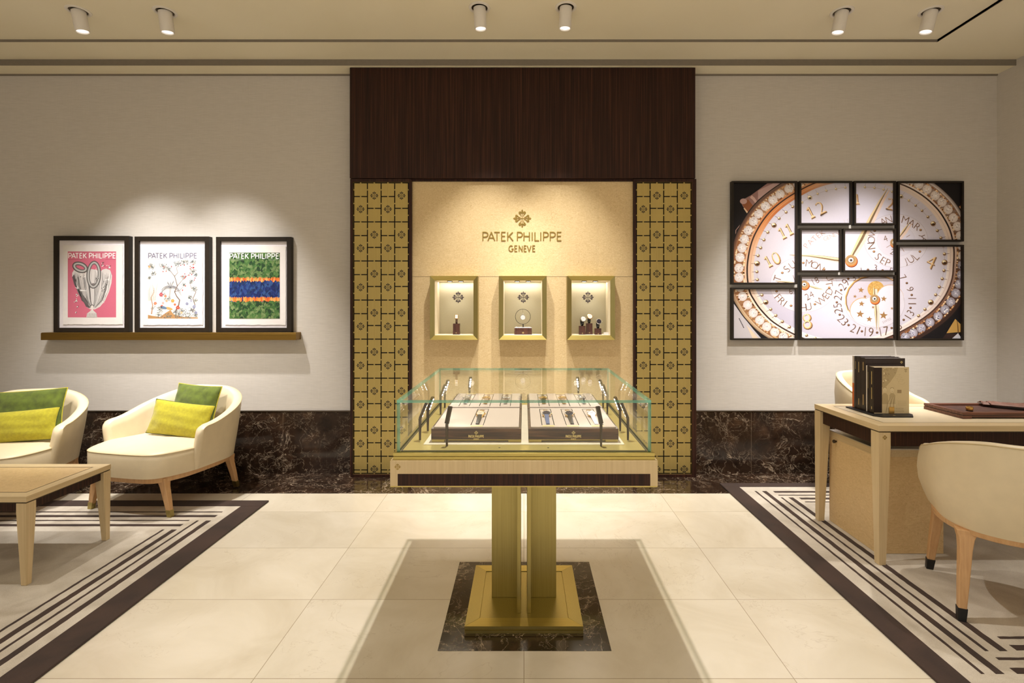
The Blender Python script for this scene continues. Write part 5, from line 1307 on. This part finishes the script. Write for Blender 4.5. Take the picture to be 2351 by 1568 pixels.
# ================================================================== RIGHT WALL: one enlarged watch picture over nine frames
def watch_art():
    p = Print(); R = random.Random(2); cx, cy = 1078, 745
    D = [(200, 800), (232, 605), (292, 465), (380, 338), (487, 240), (625, 150), (810, 62), (1050, 12), (1300, 20), (1538, 84), (1708, 174), (1833, 284), (1908, 389), (1958, 499), (1985, 640), (1982, 780), (1966, 911), (1898, 1063), (1767, 1204), (1531, 1351), (1300, 1440), (1050, 1475), (800, 1447), (608, 1377), (435, 1278), (330, 1178), (262, 1084), (215, 984)]
    n = len(D)
    def crv(t):
        t = (t % 1)*n; i = int(t); u = t-i; a, b, c, d = D[(i-1) % n], D[i % n], D[(i+1) % n], D[(i+2) % n]
        return tuple(.5*((2*b[k])+(c[k]-a[k])*u+(2*a[k]-5*b[k]+4*c[k]-d[k])*u*u+(3*b[k]-a[k]-3*c[k]+d[k])*u**3) for k in (0, 1))
    def at(s): return lambda t: (cx+(crv(t)[0]-cx)*s, cy+(crv(t)[1]-cy)*s)
    def mixq(c0, c1, u): return tuple(c0[k]+(c1[k]-c0[k])*u for k in range(3))
    def cyc(stops):      # colour around the ring
        def f(t):
            t = t % 1
            for (a, c0), (b, c1) in zip(stops, stops[1:]+[(1, stops[0][1])]):
                if a <= t <= b: return mixq(c0, c1, (t-a)/max(1e-6, b-a))
            return stops[0][1]
        return f
    p.rect(0, 0, 2150, 1500, (24, 21, 24), 0.2)
    p.poly([(93, 1110), (150, 1190), (260, 1330), (330, 1410), (93, 1410)], (196, 190, 196), .5); p.poly([(200, 1290), (300, 1400), (330, 1410), (255, 1410)], (226, 204, 178), .6)
    for k in range(7): p.ell(140+k*6, 1240+k*12, 7, 4, (40, 34, 40), .7+k*.02, .9, 8)
    # lug top left
    p.poly([(150, 235), (175, 215), (240, 180), (380, 78), (620, 78), (480, 190), (330, 280), (262, 330), (215, 345), (170, 275)], (158, 122, 118), .8)
    p.poly([(300, 140), (430, 78), (600, 78), (420, 190), (300, 215)], (196, 164, 162), .9); p.poly([(160, 250), (215, 215), (265, 280), (250, 350), (215, 340)], (150, 92, 60), 1.0)
    p.ell(175, 232, 30, 24, (202, 168, 166), 1.1); p.stroke([(238, 190), (262, 210), (290, 250), (330, 300)], [26, 24, 20, 12], (214, 180, 174), 1.15); p.stroke([(180, 290), (210, 330), (238, 358)], [10, 14, 10], (236, 204, 170), 1.2)
    p.stroke([(210, 360), (150, 430), (110, 480), (100, 700)], [6, 5, 5, 3], (196, 158, 144), 1.2); p.stroke([(230, 370), (160, 460), (120, 560), (96, 760)], [22, 22, 20, 10], (104, 76, 66), 1.1)
    p.poly([(2035, 270), (1985, 300), (2005, 345), (2035, 400)], (206, 150, 96), .8); p.stroke([(2035, 286), (1995, 306)], 5, (246, 214, 170), .9)
    p.poly([(1990, 1240), (2040, 1290), (2040, 1352), (1915, 1362)], (196, 154, 84), .8); p.stroke([(2005, 1250), (2012, 1300), (2016, 1362)], [4, 8, 10], (110, 76, 40), .9)
    p.poly([(1960, 1410), (2014, 1362), (2040, 1400), (2040, 1410)], (206, 204, 214), .9); p.poly([(1912, 1366), (2010, 1366), (1955, 1410), (1880, 1410)], (52, 36, 34), .85)
    # outer rim, gem bed, inner rims
    rim = cyc([(0, (150, 104, 76)), (.15, (120, 84, 68)), (.3, (232, 222, 222)), (.45, (236, 228, 226)), (.55, (70, 46, 38)), (.7, (54, 34, 28)), (.85, (224, 200, 170)), (.93, (214, 186, 150))])
    p.band(at(1.13), at(1.165), rim, cyc([(0, (60, 40, 32)), (.3, (170, 150, 140)), (.5, (60, 44, 40)), (.8, (60, 42, 36)), (.9, (196, 160, 120))]), 1.4)
    p.band(at(1.165), at(1.175), lambda t: (30, 24, 24), lambda t: (30, 24, 24), 1.5)
    bed = cyc([(0, (150, 100, 66)), (.2, (176, 140, 112)), (.35, (160, 140, 130)), (.5, (120, 90, 72)), (.58, (84, 58, 46)), (.74, (70, 46, 38)), (.82, (150, 110, 78)), (.93, (160, 116, 80))])
    p.band(at(1.012), at(1.135), bed, bed, 1.6)
    m = 66; L = []
    acc = [0]; 
    for k in range(660): a, b = at(1.072)(k/660), at(1.072)((k+1)/660); acc.append(acc[-1]+math.dist(a, b))
    for g in range(m):
        tgt = acc[-1]*g/m; k = next(i for i in range(661) if acc[i] >= tgt); t = k/660; x, y = at(1.072)(t)
        dark = .53 < t < .74
        c0 = (206, 206, 226) if dark else (240, 234, 234); r = 40
        p.ell(x, y, r, r, c0, 2.0+.01*(g % 3), 0, 16, (150, 140, 150) if dark else (214, 200, 196))
        for q in range(11):
            a = R.uniform(0, 6.28); rr = R.uniform(0, r*.8); c = R.choice([(250, 248, 250), (120, 112, 130), (60, 52, 66), (226, 220, 236)]) if dark else R.choice([(252, 250, 250), (196, 184, 184), (226, 208, 196), (168, 152, 152)])
            p.ell(x+rr*math.cos(a), y+rr*math.sin(a), R.uniform(3, 9), R.uniform(2, 5), c, 2.2+.01*q, R.uniform(0, 3), 6)
        for sgn in (1.026, 1.118):
            for dt in (-.5, -.36, -.22, .22, .36):
                bx, by = at(sgn)((t+dt/m) % 1); p.ell(bx, by, 8, 7, R.choice([(226, 178, 128), (250, 224, 188), (150, 96, 58)]), 2.4+.01*(g % 5), 0, 7)
    gold1 = cyc([(0, (218, 180, 150)), (.12, (196, 120, 70)), (.2, (206, 150, 110)), (.3, (236, 224, 220)), (.5, (214, 190, 178)), (.62, (130, 92, 74)), (.75, (96, 66, 54)), (.85, (240, 230, 218)), (.95, (232, 206, 184))])
    p.band(at(.998), at(1.018), gold1, gold1, 2.8)
    ring = cyc([(0, (44, 26, 22)), (.3, (88, 64, 52)), (.42, (30, 20, 22)), (.55, (84, 58, 50)), (.8, (60, 40, 34)), (.9, (40, 26, 22))])
    p.band(at(.984), at(1.0), ring, ring, 3.0)
    f0 = cyc([(0, (230, 200, 180)), (.06, (214, 160, 120)), (.12, (176, 92, 46)), (.19, (190, 120, 76)), (.26, (196, 186, 194)), (.4, (232, 216, 208)), (.55, (238, 228, 224)), (.7, (228, 220, 222)), (.85, (238, 232, 232)), (.95, (232, 216, 206))])
    f1 = cyc([(0, (206, 170, 146)), (.1, (206, 130, 70)), (.19, (216, 150, 100)), (.28, (214, 200, 190)), (.4, (240, 218, 206)), (.6, (222, 200, 192)), (.8, (240, 232, 228)), (.95, (214, 180, 156))])
    p.band(at(.925), at(.985), f0, f1, 3.1)
    p.band(at(.958), at(.964), cyc([(0, (170, 128, 100)), (.12, (236, 170, 110)), (.3, (200, 190, 190)), (.6, (190, 160, 150)), (.9, (200, 190, 186))]), f1, 3.2)
    # dial
    dial = cyc([(0, (198, 190, 200)), (.15, (200, 194, 206)), (.3, (206, 202, 220)), (.5, (210, 205, 220)), (.7, (206, 200, 214)), (.85, (184, 178, 196)), (.95, (190, 183, 196))])
    p.band(lambda t: (cx, cy), at(.93), lambda t: (208, 202, 216), dial, 3.3)
    # minute track
    dots = [(437, 437, 22), (480, 378, 13), (540, 325, 13), (597, 278, 13), (292, 765, 24), (300, 697, 14), (322, 630, 14), (350, 562, 14), (383, 497, 14), (290, 835, 14), (294, 903, 14), (333, 1035, 14), (367, 1097, 22), (408, 1157, 14), (452, 1210, 14), (508, 1262, 14), (568, 1308, 14), (715, 1380, 13), (790, 1405, 12),
            (1525, 190, 18), (1592, 225, 11), (1650, 267, 11), (1705, 312, 11), (1755, 365, 12), (1800, 423, 22), (1836, 483, 13), (1866, 545, 13), (1886, 612, 13), (1897, 683, 14), (1898, 755, 25), (1893, 825, 14), (1878, 895, 14), (1853, 965, 14), (1822, 1032, 14), (1780, 1097, 24), (1730, 1157, 14), (1675, 1212, 14),
            (743, 200, 20), (810, 167, 10), (885, 140, 10), (967, 125, 10), (1047, 113, 10), (1215, 110, 10), (1297, 115, 10), (1375, 130, 10), (676, 240, 12), (1447, 150, 9)]
    srt = sorted(dots, key=lambda d: math.atan2(d[1]-cy, d[0]-cx))
    for a, b in zip(srt, srt[1:]):
        if math.dist(a[:2], b[:2]) < 120: p.stroke([a[:2], b[:2]], 2.2, (170, 158, 160), 3.6)
    for x, y, r in dots:
        d = Vector((x-cx, y-cy)).normalized(); hot = x < 640
        p.stroke([(x, y), (x+d.x*(52 if r > 16 else 44), y+d.y*(44 if r > 16 else 38))], [5, 2.5], (92, 68, 52) if hot or x > 1800 else (176, 166, 170), 3.7)
        soft = y < 260 and not hot
        p.ell(x+3, y+5, r*1.08, r*1.0, (186, 172, 176), 3.75, 0, 14)
        p.ell(x, y, r, r*.95, (176, 160, 132) if soft else (112, 78, 44), 3.8, 0, 16); p.ell(x-r*.2, y-r*.3, r*.72, r*.55, (226, 204, 160), 3.9, 0, 12); p.ell(x-r*.3, y-r*.35, r*.34, r*.26, (252, 246, 230), 4.0, 0, 10)
        if r > 16: p.ell(x+r*.1, y+r*.25, r*.55, r*.38, (60, 38, 22), 3.95, 0, 10)
    def one(x, y, h, rot, col, layer, k):
        r = math.radians(rot); T = lambda a, b: (x+a*h*math.cos(r)-b*h*math.sin(r), y+a*h*math.sin(r)+b*h*math.cos(r))
        p.stroke([T(0, -.5), T(0, .5)], .16*h*k, col, layer); p.stroke([T(0, -.44), T(-.10, -.40), T(-.2, -.30)], [.15*h*k, .12*h*k, .13*h*k], col, layer+.01); p.poly([T(-.22, .52), T(-.08, .36), T(.08, .36), T(.22, .52)], col, layer+.02)
    def gt(s, x, y, h, rot, soft=False, sx=1.0):
        if s == '1':
            one(x+5, y+8, h*1.04, rot, (196, 182, 184), 4.2, 1.1); one(x+2, y+3, h*1.03, rot, (150, 112, 84) if soft else (66, 40, 22), 4.26, 1.15); one(x-1, y-1, h, rot, (186, 142, 92), 4.33, .9); one(x-3, y-4, h*.95, rot, (236, 210, 168), 4.4, .42); return
        p.text(s, x+5, y+8, h*1.04, rot, (190, 176, 178), 4.2, sx); p.text(s, x+2, y+3, h*1.03, rot, (150, 112, 84) if soft else (66, 40, 22), 4.3, sx); p.text(s, x-1, y-1, h, rot, (186, 142, 92), 4.4, sx); p.text(s, x-3, y-4, h*.95, rot, (232, 204, 160) if not soft else (222, 196, 176), 4.5, sx*.80)
    gt('1', 752, 328, 100, -27); gt('2', 838, 290, 112, -26); gt('1', 508, 505, 98, -27); gt('1', 568, 472, 98, -27); gt('1', 388, 748, 96, -28); gt('0', 455, 720, 108, -24)
    gt('8', 722, 1262, 132, -6); gt('4', 1785, 752, 112, 24); gt('2', 1433, 256, 100, 14, True); gt('1', 1150, 214, 84, -6, True)
    # sub-dials
    def sub(x, y, rx, ry, col=(212, 206, 218), edge=(176, 166, 176)):
        p.ell(x, y, rx+2.5, ry+2.5, edge, 4.6, 0, 60); p.ell(x, y, rx, ry, col, 4.7, 0, 60); p.ell(x, y, rx*.60+1.5, ry*.60+1.5, (190, 182, 192), 4.75, 0, 50); p.ell(x, y, rx*.60, ry*.60, (206, 200, 213), 4.8, 0, 50)
    sub(688, 945, 283, 236, (210, 202, 212)); sub(1483, 570, 272, 228); 
    br = (122, 88, 60)
    def lt(s, x, y, h, rot, c=br, w=.95): p.text(s, x+1.5, y+2, h, rot, (70, 42, 24), 5.0, w); p.text(s, x, y, h, rot, c, 5.1, w)
    for s, x, y, h, r in (('S', 545, 812, 62, -52), ('U', 594, 776, 60, -36), ('T', 466, 893, 60, -72), ('A', 446, 945, 56, -82), ('M', 735, 762, 60, 8), ('O', 785, 778, 60, 22), ('N', 832, 803, 60, 38), ('T', 908, 938, 58, 82), ('U', 912, 885, 56, 74),
                          ('W', 838, 1082, 62, -42), ('E', 880, 1042, 58, -56), ('D', 910, 1003, 56, -68), ('H', 690, 1142, 60, -4), ('U', 732, 1134, 60, -12), ('F', 470, 1052, 60, 52), ('R', 502, 1085, 58, 44), ('I', 532, 1108, 56, 36),
                          ('N', 1270, 612, 62, -98), ('O', 1270, 562, 62, -88), ('V', 1275, 512, 60, -74), ('S', 1328, 705, 62, 44), ('E', 1370, 738, 58, 32), ('P', 1412, 757, 60, 22), ('J', 1566, 752, 62, -22), ('U', 1608, 728, 60, -34), ('L', 1652, 705, 60, -46),
                          ('M', 1562, 392, 62, 16), ('A', 1616, 418, 60, 28), ('R', 1664, 450, 58, 38), ('Y', 1700, 530, 50, 105), ('A', 1722, 560, 50, 100), ('A', 1372, 405, 58, -26), ('N', 1420, 388, 58, -16)):
        lt(s, x, y, h, r)
    lt('18', 792, 912, 52, -28); lt('24', 740, 1040, 56, -28); lt('6', 578, 1004, 46, -22); lt('1', 605, 884, 40, -20); lt('4', 1390, 550, 50, -20); lt('2', 1448, 664, 46, 20)
    for x, y in ((508, 845), (459, 1003), (583, 1127), (688, 760), (866, 815), (910, 972), (787, 1114), (1293, 663), (1300, 484), (1687, 663), (1693, 478)): p.ell(x, y, 12, 10, (84, 54, 34), 5.0, 0, 10); p.ell(x-1, y-2, 9, 7, (176, 134, 92), 5.1, 0, 9)
    for a, b in (((1400, 628), (1440, 604)), ((1570, 540), (1602, 520)), ((1530, 630), (1552, 664)), ((1452, 480), (1462, 520))): p.stroke([a, b], 4, (140, 104, 76), 5.0)
    for k, s in enumerate('PATEK'): p.text(s, 712+k*35, 612-k*33+k*k*1.3, 44, -60+k*6, (168, 124, 92), 5.0)
    for k, s in enumerate('PHILIPPE'): p.text(s, 884+k*39, 462-k*20+k*k*1.6, 40, -32+k*4, (196, 186, 186), 5.0)
    for k, s in enumerate('GENEVE'): p.text(s, 876+k*27, 552-k*12+k*.6, 34, -27, (186, 148, 118), 5.0)
    # date ring and moon
    sub(1300, 1110, 255, 205); p.ell(1300, 1110, 252, 202, (214, 208, 221), 4.9, 0, 60)
    big = (112, 80, 56)
    for s, x, y, h, r in (('29', 1036, 944, 70, -52), ('27', 988, 1036, 66, -78), ('25', 984, 1148, 70, -102+180 if False else -100), ('23', 1026, 1250, 70, 46), ('21', 1130, 1326, 72, 24), ('19', 1250, 1350, 74, 5), ('17', 1380, 1344, 72, -10), ('15', 1496, 1306, 62, -30), ('13', 1598, 1200, 66, -58), ('11', 1620, 1086, 66, 90), ('9', 1602, 984, 58, 72), ('7', 1540, 884, 58, 56), ('31', 1130, 876, 62, -30), ('1', 1184, 822, 44, -10), ('3', 1306, 800, 50, 4), ('5', 1436, 826, 50, 16)):
        p.text(s, x+2, y+2, h, r, (62, 38, 24), 5.2, .9); p.text(s, x, y, h, r, big, 5.3, .86)
    for x, y in ((1012, 993), (975, 1098), (1000, 1204), (1076, 1293), (1190, 1346), (1320, 1357), (1445, 1318), (1073, 896), (1242, 818), (1367, 824), (1575, 933), (1617, 1035), (1607, 1145), (1548, 1248)): p.ell(x, y, 11, 10, (74, 46, 30), 5.2, 0, 10); p.ell(x-1, y-2, 7, 6, (140, 100, 70), 5.3, 0, 8)
    P = [(1090, 1180), (1068, 1160), (1052, 1110), (1050, 1050), (1075, 980), (1120, 925), (1180, 890), (1250, 874), (1320, 872), (1400, 880), (1460, 910)]
    p.poly(P+[(1460, 1060), (1300, 1070), (1100, 1110)], (186, 178, 190), 5.35)
    p.stroke(P, [10, 14, 13, 12, 12, 12, 12, 12, 12, 12, 12], (196, 148, 92), 5.5); p.stroke([(x+7, y+5) for x, y in P], 6, (104, 74, 52), 5.55); p.stroke([(x-5, y-3) for x, y in P], 3, (250, 222, 180), 5.56)
    p.ell(1310, 985, 72, 70, (190, 150, 84), 5.6, 0, 30)
    for k in range(70): a = R.uniform(0, 6.28); r = 66*math.sqrt(R.random()); p.ell(1310+r*math.cos(a), 985+r*math.sin(a), 4, 4, R.choice([(216, 178, 110), (164, 122, 60)]), 5.62+.002*k, 0, 5)
    p.ell(1198, 1166, 113, 108, (196, 156, 112), 5.8, 0, 40); p.ell(1200, 1170, 109, 106, (214, 208, 220), 5.85, 0, 40); p.ell(1430, 1062, 118, 116, (196, 160, 120), 5.8, 0, 40); p.ell(1432, 1065, 115, 114, (214, 208, 220), 5.85, 0, 40)
    p.ell(1320, 1180, 190, 130, (214, 208, 220), 5.9, 0, 40)
    def star(x, y, r):
        pts = []
        for k in range(10):
            a = -PI/2+k*PI/5+.1; q = r if k % 2 == 0 else r*.42; pts.append((x+q*math.cos(a), y+q*.95*math.sin(a)))
        p.poly(pts, (150, 112, 70), 6.2)
    for x, y, r in ((1182, 992, 28), (1130, 1047, 17), (1216, 1048, 17), (1187, 1110, 28), (1377, 1068, 28), (1175, 1198, 36), (1253, 1242, 28), (1375, 1210, 38), (1285, 1140, 15), (1447, 1150, 15)): star(x, y, r)
    p.text('SWISS', 1402, 1254, 20, -26, (110, 80, 60), 6.2)
    def hand(pts, ws, off=(6, 6)):
        p.stroke([(x+off[0]*3, y+off[1]*1.5) for x, y in pts], [w*1.3 for w in ws], (224, 198, 184), 6.4); p.stroke(pts, ws, (118, 96, 70), 6.6); p.stroke([(x-.18*w, y-.18*w) for (x, y), w in zip(pts, ws)], [w*.5 for w in ws], (222, 198, 156), 6.7)
    hand([(1100, 700), (1180, 550), (1270, 370), (1345, 230), (1412, 120)], [26, 44, 34, 20, 4]); hand([(1060, 738), (960, 728), (860, 712), (740, 698), (570, 691)], [24, 32, 28, 16, 3])
    hand([(1303, 1095), (1308, 1180), (1312, 1250), (1316, 1338)], [12, 24, 14, 4]); hand([(1294, 1040), (1293, 975)], [22, 14]); hand([(735, 955), (790, 972), (850, 985)], [12, 16, 3]); hand([(655, 938), (560, 925), (450, 914)], [8, 14, 4]); hand([(1500, 550), (1550, 480), (1602, 410)], [10, 22, 3])
    for x, y, r in ((1095, 735, 52), (1297, 1066, 42), (695, 944, 40), (1468, 584, 40)):
        p.ell(x+6, y+12, r*1.04, r*1.0, (116, 52, 28), 7.0, 0, 30); p.ell(x+3, y+9, r*.98, r*.92, (206, 118, 60), 7.1, 0, 30); p.ell(x, y, r*.92, r*.84, (98, 74, 52), 7.2, 0, 30, (176, 142, 100)); p.ell(x, y, r*.42, r*.38, (236, 232, 226), 7.4, 0, 20); p.ell(x+2, y+2, r*.22, r*.20, (70, 60, 60), 7.5, 0, 14)
    return p
YPic, YFr = 4.161, 4.143
WF = [(93, 613, 78, 928, 'tall framed piece of the watch picture with the numerals 10 and 11'),
      (93, 613, 987, 1405, 'framed lower left corner piece of the watch picture with FRI and curved diamonds'),
      (673, 1080, 77, 417, 'framed piece of the watch picture with the numeral 12'),
      (1142, 1455, 77, 418, 'small framed piece of the watch picture with the hand tip, right of the numeral 12'),
      (676, 990, 480, 823, 'small framed piece of the watch picture with MON and slanting gold lettering'),
      (1048, 1457, 482, 822, 'framed central piece of the watch picture with the hand pivot and NOV'),
      (677, 1457, 880, 1405, 'wide framed bottom piece of the watch picture with the moon, stars and 19'),
      (1517, 2035, 78, 560, 'framed upper right piece of the watch picture with MAR and bright diamonds'),
      (1517, 2035, 622, 1407, 'tall framed lower right piece of the watch picture with the numeral 4')]
art = watch_art()
zx = lambda u: 1660+u/3.7328
zy = lambda v: 400+v/3.7328
mpa = lambda u, v: (X(zx(u), YPic), Z(zy(v), YPic))
for u0, u1, v0, v1, lab in WF:
    ix0, ix1 = X(zx(u0), YFr), X(zx(u1), YPic); izt = Z(zy(v0), YPic); izb = Z(zy(v1), YFr if v1 < 1120 else YPic); bw = .0150
    t = thing('framed_print', lab, 'picture', ((ix0+ix1)/2, 4.165, izb-bw), 'framed pieces of the watch picture')
    picture_frame(t, ix0-bw, ix1+bw, izb-bw, izt+bw, bw, YFr, YW, 0)
    MB().box(ix0-.004, ix1+.004, YPic+.0005, YPic+.008, izb-.004, izt+.004).build('backing_board', M['frame'], t)
    inv = lambda x, z: (((x*F/YPic+VX)-1660)*3.7328, ((VY-(z-H)*F/YPic)-400)*3.7328)
    a = inv(ix0, izt); c = inv(ix1, izb)
    art.emit('watch_print', (a[0]-1, a[1]-1, c[0]+1, c[1]+1), mpa, YPic, t)
